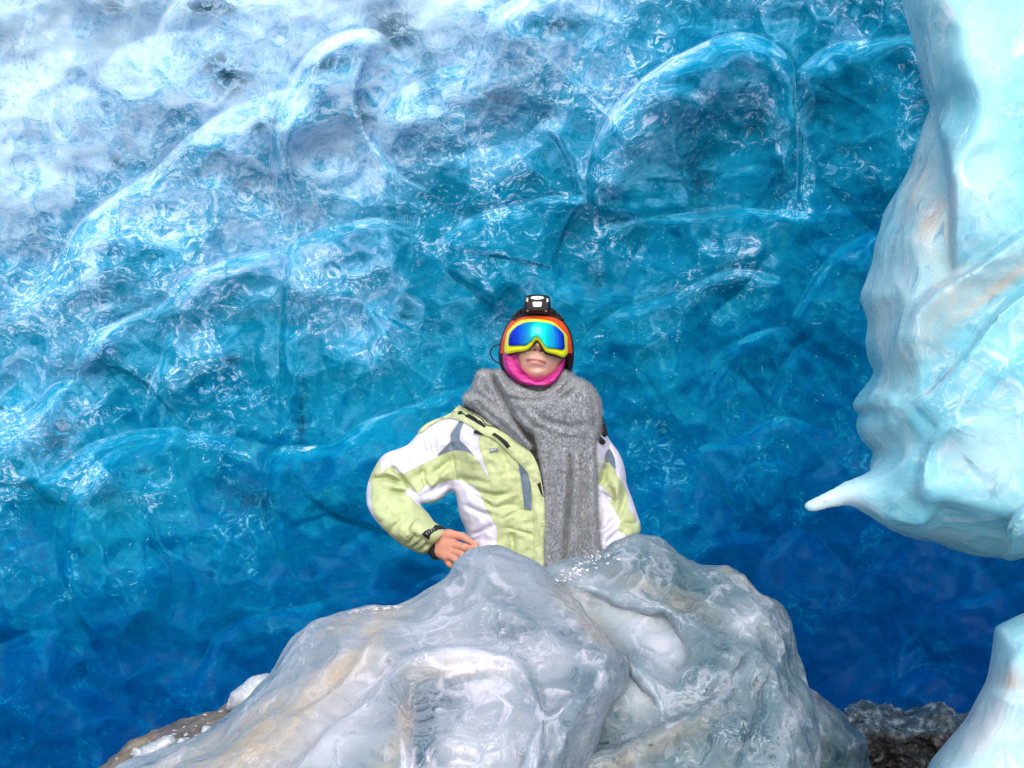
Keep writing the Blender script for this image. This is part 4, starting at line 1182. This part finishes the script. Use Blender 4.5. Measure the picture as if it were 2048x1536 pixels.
    def f_j(x, y, z, px, py):
        return smin(smin(torso.ev(px, py, y), arm.ev(px, py, y), .03), larm.ev(px, py, y), .02)
    lo, hi = box_of(715, 780, 1300, 1280, 3.83, 4.2)
    V, Q = solid(f_j, lo, hi, 0.0034, 1)
    px, py = to_px(V)
    whites = [
        [(758, 917), (763, 945), (780, 932), (802, 948), (828, 937), (873, 914), (893, 895), (901, 882), (900, 870), (912, 850), (925, 838), (905, 780), (800, 830), (730, 890)],
        [(736, 962), (742, 975), (741, 1000), (746, 1025), (754, 1046), (715, 1060), (700, 968)],
        [(811, 990), (817, 974), (835, 986), (855, 968), (864, 976), (879, 967), (911, 959), (942, 970), (959, 985), (970, 1014), (988, 1045), (994, 1060), (991, 1130), (990, 1300), (890, 1300), (900, 1015), (840, 1012), (824, 997)],
        [(926, 840), (947, 859), (959, 870), (957, 882), (961, 903), (979, 957), (956, 922), (946, 909), (931, 891), (920, 880), (921, 862)],
        [(1180, 880), (1207, 872), (1219, 898), (1211, 908), (1205, 933), (1192, 959), (1196, 937), (1195, 912)],
        [(1206, 866), (1219, 902), (1228, 914), (1228, 931), (1233, 949), (1244, 965), (1256, 990), (1256, 1013), (1270, 1033), (1282, 1050), (1330, 1040), (1300, 900), (1230, 850)],
        [(1185, 976), (1207, 976), (1222, 992), (1222, 1006), (1240, 1041), (1236, 1062), (1252, 1072), (1240, 1130), (1180, 1130)],
    ]
    slates = [
        [(920, 840), (928, 842), (921, 862), (920, 880), (931, 891), (943, 905), (961, 928), (945, 910), (931, 903), (911, 901), (893, 905), (872, 914), (884, 900), (901, 882), (901, 870), (911, 855)],
        [(1219, 898), (1229, 916), (1231, 940), (1219, 925), (1211, 925), (1211, 908)],
    ]
    def multi(polys):
        d = np.full(gJ.X.shape, 1e9)
        for p in polys: d = np.minimum(d, poly_sdf(gJ.X, gJ.Y, curve(p, 3, True)))
        return gJ.sample(np.clip(d, -20, 20), px, py)
    soil = np.exp(-((px - 815) / 16) ** 2 - ((py - 1075) / 12) ** 2) + 0.7 * np.exp(-((px - 838) / 14) ** 2 - ((py - 1092) / 10) ** 2)
    jac = mesh_obj("jacket", V, Q, M['jacket'], body, dict(white_sdf=multi(whites), slate_sdf=multi(slates), soil=soil))
    sd = surf_depth([jac], 0.0035)
    def patch(name, pts, mat, parent, lift=0.003, th=0.006, smooth=False, step=5, f=None, bulge=0.0, fit=False):
        d0 = f or sd
        if fit:
            o_ = np.array(pts, float); c_ = o_.mean(0); o_ = np.concatenate([c_ + (o_ - c_) * q for q in (.3, .6, .85)])
            B_ = lambda a, b: np.stack([np.ones_like(a), a - c_[0], b - c_[1], (a - c_[0]) ** 2, (b - c_[1]) ** 2, (a - c_[0]) * (b - c_[1])], 1)
            k_ = np.linalg.lstsq(B_(o_[:, 0], o_[:, 1]), sd(o_[:, 0], o_[:, 1]), rcond=None)[0]
            d0 = lambda a, b: B_(a, b) @ k_
        V, Fc = plate(pts, lambda a, b: d0(a, b) - lift, th, step, smooth, bulge=bulge)
        return mesh_obj(name, V, Fc, mat, parent, smooth=False)
    # storm flap and turned-out collar
    flap = [(914, 814), (922, 811), (944, 828), (961, 838), (972, 851), (988, 855), (1010, 866), (1031, 882), (1048, 891), (1066, 911), (1078, 939), (1083, 963), (1088, 995), (1092, 1050), (1091, 1140), (1090, 1240),
            (1072, 1240), (1070, 1140), (1070, 1060), (1066, 1005), (1062, 972), (1055, 946), (1044, 932), (1025, 914), (1009, 897), (988, 878), (968, 869), (950, 857), (925, 843), (899, 836), (868, 846), (842, 865), (837, 863), (857, 845), (896, 829)]
    fl = patch("storm_flap", flap, M['lime'], jac, 0.004, 0.012, True, 5, bulge=0.003)
    fd = surf_depth([jac, fl], 0.0015)
    patch("velcro_patch", [(917, 822), (922, 821.5), (945, 831), (962, 842), (972, 852), (969, 855), (955, 847), (935, 835), (915, 828)], M['black'], jac, 0.001, 0.003, f=fd)
    patch("velcro_patch", [(983, 869), (989, 865), (1004, 875), (1015, 884), (1021, 893), (1014, 897), (1005, 886), (994, 876)], M['black'], jac, 0.001, 0.003, f=fd)
    patch("velcro_patch", [(1074, 968), (1081, 964), (1084, 980), (1087, 995), (1082, 988)], M['black'], jac, 0.001, 0.003, f=fd)
    patch("collar_tab", [(947, 866), (948, 861), (956, 860), (966, 865), (966, 870), (958, 869)], M['black'], jac, 0.004, 0.006)
    patch("pocket_flap", [(1036, 923), (1043, 928), (1053, 938), (1060, 960), (1063, 1000), (1063, 1020), (1049, 1017), (1046, 990), (1042, 955)], M['slate'], jac, 0.002, 0.005)
    lab = patch("chest_label", [(978, 897), (995, 895), (996, 903), (980, 905.5)], M['grey'], jac, 0.0015, 0.003)
    ld = surf_depth([lab], 0.0008)
    patch("label_print", [(981, 900), (993, 898.6), (993.2, 900.2), (981.2, 901.6)], M['pale'], lab, 0.0, 0.001, f=ld)
    zp = [(922, 811), (944, 827), (961, 837), (972, 850), (988, 854), (1010, 865), (1031, 881), (1049, 890), (1067, 910), (1079, 938), (1084, 962), (1089, 995), (1093, 1050)]
    zc = curve(zp, 3)
    # zip: a band with its teeth
    zd = surf_depth([jac, fl], 0.002)
    zy = zd(zc[:, 0], zc[:, 1])
    Vz, Fz = [], []
    for i in range(0, len(zc) - 1):
        for t in (0, .33, .66):
            p = zc[i] * (1 - t) + zc[i + 1] * t; q = w_of(p[0] + 0.5, p[1] - 0.5, zy[i]); s = .0016
            b = len(Vz)
            for a in (-1, 1):
                for c in (-1, 1):
                    for e in (-1, 1): Vz.append(q + np.array((a * s, c * s, e * s * .6)))
            Fz += [(b, b + 1, b + 3, b + 2), (b + 4, b + 6, b + 7, b + 5), (b, b + 4, b + 5, b + 1), (b + 2, b + 3, b + 7, b + 6), (b, b + 2, b + 6, b + 4), (b + 1, b + 5, b + 7, b + 3)]
    mesh_obj("zip", np.array(Vz), Fz, M['zip'], jac, smooth=False)
    # cuff strap with its black tab, and the dark inner cuff
    cf = patch("cuff_strap", [(823, 1062), (826, 1050), (846, 1036), (868, 1046), (876, 1052), (893, 1062), (884, 1070), (862, 1090), (845, 1076), (838, 1072)], M['lime'], jac, 0.004, 0.012, True, 4, bulge=0.003, fit=True)
    cd = surf_depth([jac, cf], 0.0015)
    tb = patch("cuff_tab", [(843.5, 1069), (855, 1056), (871, 1050), (885, 1052), (891, 1059), (884, 1058), (872, 1062), (858, 1080)], M['black'], cf, 0.009, 0.005, fit=True)
    td = surf_depth([tb], 0.001)
    for k in range(4):
        x, y = 853 + 4.6 * k, 1067.5 - 2.7 * k
        patch("tab_print", [(x - 1.6, y - 2.4), (x + 1.4, y - 3.0), (x + 2.2, y + 2.6), (x + 1.0, y + 3.0), (x + 0.6, y - 0.4), (x - 0.8, y + 0.2)], M['grey'], tb, 0.0, 0.0008, f=td)
    patch("strap_end", [(874, 1046), (880, 1042), (898, 1056), (898, 1061), (890, 1058)], M['lime'], jac, 0.006, 0.006)
    a, b = at(866, 1086, 3.95), at(876, 1087, 3.94)
    def f_c(x, y, z, px, py):
        ax, bx = at(872, 1074, 3.945), at(868, 1102, 3.945)
        return capsule(x, y, z, at(884, 1070, 3.94), at(866, 1106, 3.94), .020, .024)
    V, Q = solid(lambda x, y, z, px, py: smin(capsule(x, y, z, at(878, 1076, 3.945), at(866, 1090, 3.945), .021, .023), capsule(x, y, z, at(866, 1090, 3.945), at(872, 1106, 3.94), .022, .017), .01), *box_of(835, 1040, 905, 1135, 3.89, 4.0), 0.0022)
    mesh_obj("inner_cuff", V, Q, M['black'], body)
    # left cuff
    V, Q = solid(lambda x, y, z, px, py: capsule(x, y, z, at(1258, 1072, 4.0), at(1240, 1092, 3.99), .028, .028), *box_of(1210, 1045, 1290, 1125, 3.94, 4.06), 0.003)
    mesh_obj("cuff", V, Q, M['grey'], jac)
    # dark strap and buckle on the left shoulder
    V, Q = solid(lambda x, y, z, px, py: smin(capsule(x, y, z, at(1203, 850, 4.0), at(1207, 866, 4.0), .010, .011), capsule(x, y, z, at(1198, 880, 3.97), at(1206, 884, 3.97), .010, .007), .02), *box_of(1185, 830, 1225, 900, 3.92, 4.04), 0.0018)
    mesh_obj("shoulder_toggle", V, Q, M['black'], jac)
    V, Q = solid(lambda x, y, z, px, py: capsule(x, y, z, at(1203, 836, 4.0), at(1207, 840, 4.0), .005, .003), *box_of(1190, 825, 1220, 850, 3.97, 4.03), 0.0012)
    mesh_obj("hood_cord_end", V, Q, M['black'], jac)

    # ---- under layer seen in the open front
    V, Fc = plate([(925, 806), (1000, 800), (1080, 830), (1150, 870), (1180, 920), (1180, 1240), (1080, 1240), (1078, 960), (1060, 915), (1000, 862), (930, 816)], lambda a_, b_: sd(a_, b_) - 0.001, 0.004, 6, False)
    mesh_obj("under_layer", V, Fc, M['black'], body)

    # ---- scarf
    gS = Grid(890, 700, 1260, 1340, 1.5)
    rs = np.zeros(gS.X.shape)
    for a in [([(985, 745), (992, 765), (1008, 794), (1029, 835), (1049, 865), (1062, 884)], -.022, 6), ([(1008, 794), (1040, 800), (1075, 800), (1100, 795)], -.014, 5), ([(1020, 775), (1045, 788), (1080, 792)], -.010, 5),
              ([(1184, 785), (1188, 816), (1188, 850), (1178, 876), (1160, 890)], -.014, 4.5), ([(1103, 797), (1127, 775), (1144, 760)], -.014, 5), ([(1115, 803), (1140, 785), (1160, 768)], -.010, 5),
              ([(1030, 812), (1050, 835), (1080, 858), (1120, 875), (1165, 880)], -.010, 7), ([(1060, 815), (1090, 840), (1130, 852), (1175, 850)], -.008, 8), ([(950, 800), (980, 830), (1020, 862), (1050, 890)], -.010, 6),
              ([(945, 780), (975, 800), (1010, 830)], -.008, 6), ([(965, 750), (970, 775), (985, 795)], -.010, 6), ([(1139, 905), (1140, 950), (1137, 1010), (1131, 1080), (1128, 1150)], -.020, 5),
              ([(1100, 910), (1098, 960), (1105, 1040), (1104, 1140)], -.008, 8), ([(1165, 905), (1168, 960), (1166, 1040), (1170, 1130)], -.008, 9), ([(1120, 905), (1122, 950), (1118, 1000)], -.006, 5)]:
        rs += groove(gS, *a, end=6)
    rs *= 1.7
    rsC = rs.copy()
    rs = np.maximum(rs, -0.030)
    rs += 0.004 * fbm2(gS.X, gS.Y, 45, 2, 2.0) + 0.0012 * fbm2(gS.X, gS.Y, 8, 2, 3.0)
    sA = [(951, 760), (956, 745), (971, 740), (987, 743), (992, 757), (1010, 792), (1031, 835), (1051, 865), (1064, 884), (1068, 900), (1052, 902), (1029, 886), (995, 858), (973, 842), (951, 821), (930, 808), (928, 794), (941, 781)]
    sB = [(985, 745), (1000, 742), (1018, 760), (1044, 774), (1069, 780), (1090, 780), (1112, 766), (1127, 744), (1140, 748), (1152, 757), (1171, 765), (1188, 782), (1200, 808), (1202, 835), (1200, 862), (1194, 882), (1178, 896),
          (1154, 904), (1128, 907), (1103, 901), (1078, 892), (1061, 877), (1040, 872), (1018, 845), (998, 808), (988, 768)]
    sC = [(1070, 860), (1110, 850), (1185, 855), (1191, 920), (1194, 960), (1195, 1000), (1198, 1060), (1201, 1120), (1206, 1290), (1084, 1290), (1087, 1140), (1088, 1060), (1088, 990), (1082, 940), (1076, 905)]
    pA_ = Piece(sA, 26, 0.075, lambda px, py: 3.985 - 0.04 * sstep((py - 800) / 60), gS, rs, step=2, power=2.2)
    pB_ = Piece(sB, 34, 0.110, 3.985, gS, rs, step=2, power=2.2)
    pC_ = Piece(sC, 14, 0.032, lambda px, py: 3.917 + 0 * px, gS, np.maximum((rsC * 1.0 + groove(gS, [(1120, 905), (1124, 1000), (1118, 1130)], .008, 9) + groove(gS, [(1152, 905), (1153, 1000), (1150, 1130)], .009, 9) + groove(gS, [(1182, 905), (1183, 1000), (1188, 1130)], .007, 8)) * sstep((gS.Y - 900) / 12), -0.024), step=2, power=2.4)
    def f_s(x, y, z, px, py):
        return smin(smin(pA_.ev(px, py, y), pB_.ev(px, py, y), .004), pC_.ev(px, py, y), .004)
    lo, hi = box_of(915, 728, 1220, 1300, 3.83, 4.12)
    V, Q = solid(f_s, lo, hi, 0.0032, 1)
    Nn = normals(V, Q)
    V = V + Nn * (0.0016 * fbm(V * 160, 2))[:, None]
    # loose fibres standing off the wool
    rn = np.random.RandomState(5)
    nf = 60000
    sel = rn.randint(len(V), size=nf)
    sel = sel[V[sel, 1] < 4.02]; nf = len(sel)
    dirs = Nn[sel] * 0.7 + rn.normal(size=(nf, 3)) * 0.6; dirs /= np.linalg.norm(dirs, axis=1)[:, None]
    sidev = np.cross(dirs, rn.normal(size=(nf, 3))); sidev /= np.linalg.norm(sidev, axis=1)[:, None] + 1e-9
    L = rn.uniform(.003, .011, nf)[:, None]
    base = V[sel] - Nn[sel] * .001
    p0, p1 = base - sidev * .00035, base + sidev * .00035
    p2 = base + dirs * L + sidev * .00015; p3 = base + dirs * L - sidev * .00015
    Vf = np.stack([p0, p1, p2, p3], 1).reshape(-1, 3)
    Qf = np.arange(4 * nf).reshape(-1, 4)
    V, Q = join_geo([(V, Q), (Vf, Qf)])
    mesh_obj("scarf", V, Q, M['wool'], body)

    # ---- pink neck gaiter
    gG_ = Grid(990, 690, 1150, 800, 1)
    rg = np.zeros(gG_.X.shape)
    for off, A in ((5, -.004), (9.5, -.005), (14, -.003)):
        pts = [(1030 - off * 1.2, 712), (1038 - off, 732 + off * .2), (1052 - off * .5, 746 + off * .8), (1066, 756 + off), (1081, 758 + off), (1096 + off * .3, 751 + off * .9), (1112 + off * .4, 740 + off * .5)]
        rg += groove(gG_, pts, A, 1.8)
    go = [(1007, 706), (1006, 729), (1013, 746), (1027, 762), (1049, 773), (1074, 778), (1096, 776), (1113, 767), (1125, 747), (1131, 717), (1127, 719), (1112, 740), (1096, 751), (1081, 758), (1065, 756), (1052, 746), (1041, 732), (1035, 718), (1032, 705)]
    pg = Piece(go, 12, 0.055, 3.985, gG_, rg, step=1, power=2.0)
    gd = poly_sdf(gG_.X, gG_.Y, curve(go, 4, True))
    def f_g(x, y, z, px, py):
        r_ = gG_.sample(rg, px, py)
        return np.maximum(f_head(x, y, z, px, py) - .010 - .012 * sstep((py - 750) / 25) - r_, gG_.sample(gd, px, py) * 4 / F)
    V, Q = solid(lambda x, y, z, px, py: np.minimum(np.minimum(f_g(x, y, z, px, py), pg.ev(px, py, y)), capsule(x, y, z, at(1076, 762, 4.02), at(1078, 800, 4.02), .062, .062)), *box_of(995, 695, 1145, 830, 3.86, 4.1), 0.0018)
    mesh_obj("neck_gaiter", V, Q, M['gaiter'], body)
    V, Q = solid(lambda x, y, z, px, py: capsule(x, y, z, at(1076, 783, 4.0), at(1078, 812, 4.0), .062, .066), *box_of(1010, 760, 1145, 850, 3.9, 4.1), 0.003)
    mesh_obj("inner_collar", V, Q, M['black'], body)

    # ---- helmet
    ho = [(998, 722), (997, 706), (1001, 679), (1007, 661), (1015, 647), (1028, 633), (1049, 625), (1074, 621), (1098, 624), (1120, 635), (1136, 653), (1145, 676), (1148, 701), (1147, 726), (1141, 746), (1125, 756), (1076, 770), (1020, 757), (1004, 742)]
    opening = [(1010, 716), (1012, 694), (1024, 674), (1046, 662), (1076, 658), (1104, 662), (1124, 674), (1134, 694), (1134, 722), (1130, 800), (1010, 800)]
    gO = Grid(980, 600, 1170, 860, 1); od = poly_sdf(gO.X, gO.Y, curve(opening, 4, True))
    hp = Piece(ho, 64, 0.120, 4.035, step=1.5, power=2.1)
    def f_h(x, y, z, px, py):
        o_ = gO.sample(od, px, py) * 4 / F
        cut = np.maximum(o_, y - 4.05)
        return np.maximum(hp.ev(px, py, y), -cut)
    V, Q = solid(f_h, *box_of(985, 605, 1160, 785, 3.9, 4.175), 0.0022)
    px, py = to_px(V)
    fx, fy = px[Q].mean(1), py[Q].mean(1); fyy = V[Q, 1].mean(1)
    o_d = gO.sample(od, fx, fy)
    hod = poly_sdf(fx, fy, curve(ho, 3, True))
    orange = (fy < 706) & (o_d < 27) & (hod < -3.5) & (fyy < 4.04)
    hm = mesh_obj("helmet", V, Q, [M['helmet_d'], M['helmet_o']], body, mat_idx=orange.astype(int))
    hd = surf_depth([hm], 0.002)
    # hanging strap loop at the left ear
    lp = curve([(1001, 688), (992, 691), (984, 697), (981, 706), (984, 716), (991, 723), (1000, 727)], 6)
    Vt, Ft = [], []
    for i, p in enumerate(lp):
        t = lp[min(i + 1, len(lp) - 1)] - lp[max(i - 1, 0)]; t /= np.linalg.norm(t); nrm = np.array((-t[1], t[0])) * 1.5
        for s, yy in ((1, 4.0), (-1, 4.0), (-1, 4.006), (1, 4.006)): Vt.append(w_of(p[0] + nrm[0] * s, p[1] + nrm[1] * s, yy))
        if i:
            b = 4 * (i - 1)
            for q in range(4): Ft.append((b + q, b + (q + 1) % 4, b + 4 + (q + 1) % 4, b + 4 + q))
    Ft += [(0, 3, 2, 1), (len(Vt) - 4, len(Vt) - 3, len(Vt) - 2, len(Vt) - 1)]
    mesh_obj("chin_strap", np.array(Vt), Ft, M['black'], hm)
    # ---- headlamp on its band
    band = [(1024, 634), (1036, 622), (1048, 614), (1074, 610), (1100, 614), (1113, 623), (1128, 638), (1122, 641), (1108, 633), (1090, 629), (1074, 628), (1058, 629), (1042, 633), (1028, 641)]
    V, Fc = plate(band, lambda a_, b_: hd(a_, b_) - 0.004, 0.03, 4, True, bulge=0.003)
    lb = mesh_obj("headlamp_band", V, Fc, M['black'], body, smooth=False)
    lo_ = [(1049, 598), (1056, 590), (1074, 588.5), (1094, 590.5), (1100, 598), (1101, 618), (1094, 625), (1056, 625), (1048.5, 617)]
    pl = Piece(lo_, 6, 0.022, 3.958, step=1)
    V, Q = solid(lambda x, y, z, px, py: pl.ev(px, py, y), *box_of(1040, 580, 1110, 635, 3.92, 4.0), 0.0015)
    lamp = mesh_obj("headlamp", V, Q, M['lampblk'], body)
    lpd = surf_depth([lamp], 0.0006, 3.935)
    def ov(cx_, cy_, a_, b_, n=14, rot=0): return [(cx_ + a_ * math.cos(t * 2 * math.pi / n + rot), cy_ + b_ * math.sin(t * 2 * math.pi / n + rot)) for t in range(n)]
    patch("lamp_lens", ov(1074.5, 595.5, 13, 3.6), M['reflector'], lamp, 0.0, 0.002, f=lpd, step=2)
    patch("lamp_lens", [(1065, 605), (1067, 603.5), (1082, 603.5), (1084, 605), (1083, 612), (1081, 613.5), (1068, 613.5), (1066, 612)], M['reflector'], lamp, 0.0, 0.002, f=lpd, step=2)
    patch("side_lens", [(1051, 603), (1053, 596), (1056, 595), (1056, 604)], M['reflector'], lamp, 0.0, 0.002, f=lpd, step=2)
    patch("side_lens", [(1098, 604), (1097, 597), (1093.5, 596), (1093.5, 605)], M['reflector'], lamp, 0.0, 0.002, f=lpd, step=2)
    patch("screw", ov(1055, 621.5, 2.2, 1.8, 8), M['reflector'], lamp, 0.0, 0.002, f=lpd, step=2)
    patch("screw", ov(1092, 622.2, 2.2, 1.8, 8), M['reflector'], lamp, 0.0, 0.002, f=lpd, step=2)
    # ---- goggles
    c1 = lambda pts: [(940 + x / 6.4, 560 + y / 6.4) for x, y in pts]
    fr = c1([(440, 905), (445, 820), (455, 740), (480, 660), (520, 610), (560, 570), (610, 535), (660, 513), (760, 500), (870, 503), (1000, 518), (1090, 555), (1180, 640), (1225, 690), (1250, 740), (1252, 860), (1250, 940), (1225, 975),
             (1190, 992), (1100, 960), (980, 925), (930, 860), (890, 800), (855, 775), (820, 800), (790, 845), (730, 900), (650, 918), (560, 930), (470, 947)])
    le = c1([(495, 835), (500, 720), (515, 680), (540, 645), (600, 590), (650, 562), (700, 545), (800, 530), (900, 535), (1000, 550), (1060, 572), (1110, 600), (1170, 655), (1200, 700), (1208, 760), (1205, 885), (1100, 880), (990, 868), (950, 830),
             (905, 765), (850, 722), (810, 755), (770, 795), (710, 836), (600, 838)])
    gy = lambda a_, b_: 3.868 + 0.055 * ((a_ - 1074) / 64.0) ** 2 + 0.012 * ((b_ - 675) / 30.0) ** 2 * (b_ < 675)
    V, Fc = plate(fr, lambda a_, b_: gy(a_, b_) + 0.010, 0.030, 2.5, True, 4, bulge=0.009)
    gf = mesh_obj("goggles", V, Fc, M['yellow'], body, smooth=False)
    V, Fc = plate(le, lambda a_, b_: gy(a_, b_) - 0.0035, 0.006, 2.5, True, 4, bulge=0.002)
    mesh_obj("goggle_lens", V, Fc, M['lens'], gf, smooth=True)
    # black foam under the frame, round the nose and cheeks
    fo = c1([(455, 930), (560, 928), (650, 912), (730, 890), (780, 840), (820, 790), (855, 765), (890, 790), (935, 850), (985, 915), (1100, 955), (1200, 985), (1190, 1002), (1090, 978), (970, 945), (925, 895), (885, 825), (855, 795), (815, 830), (770, 880), (720, 915), (600, 938), (480, 962)])
    V, Fc = plate(fo, lambda a_, b_: gy(a_, b_) + 0.022, 0.03, 2.5, True, 3)
    mesh_obj("goggle_foam", V, Fc, M['black'], gf, smooth=False)

    # ---- trousers and boots behind the boulders
    def f_t(x, y, z, px, py):
        rr = smin(capsule(x, y, z, (cx - .05, 4.04, .97), (cx - .06, 4.04, .86), .092, .098), capsule(x, y, z, (cx + .05, 4.04, .97), (cx + .06, 4.04, .86), .092, .098), .04)
        for s in (-1, 1):
            rr = smin(rr, capsule(x, y, z, (cx + s * .09, 4.03, .88), (cx + s * .11, 3.99, .48), .095, .072), .03)
            rr = smin(rr, capsule(x, y, z, (cx + s * .11, 3.99, .48), (cx + s * .12, 4.05, .14), .072, .068), .03)
        return rr
    V, Q = solid(f_t, (-.2, 3.86, .06), (.32, 4.22, 1.12), 0.008)
    V = V + normals(V, Q) * (0.006 * fbm(V * 14, 3))[:, None]
    mesh_obj("trousers", V, Q, M['trousers'], body)
    for s in (-1, 1):
        def f_b(x, y, z, px, py):
            rr = smin(capsule(x, y, z, (cx + s * .12, 4.06, .16), (cx + s * .12, 4.06, .05), .058, .052), capsule(x, y, z, (cx + s * .12, 4.05, .035), (cx + s * .14, 3.9, .025), .05, .044), .03)
            return np.maximum(rr, -z)
        V, Q = solid(f_b, (cx + s * .12 - .09, 3.82, -.02), (cx + s * .12 + .09, 4.16, .24), 0.005)
        mesh_obj("boot", V, Q, M['boot'], body)
build_person()
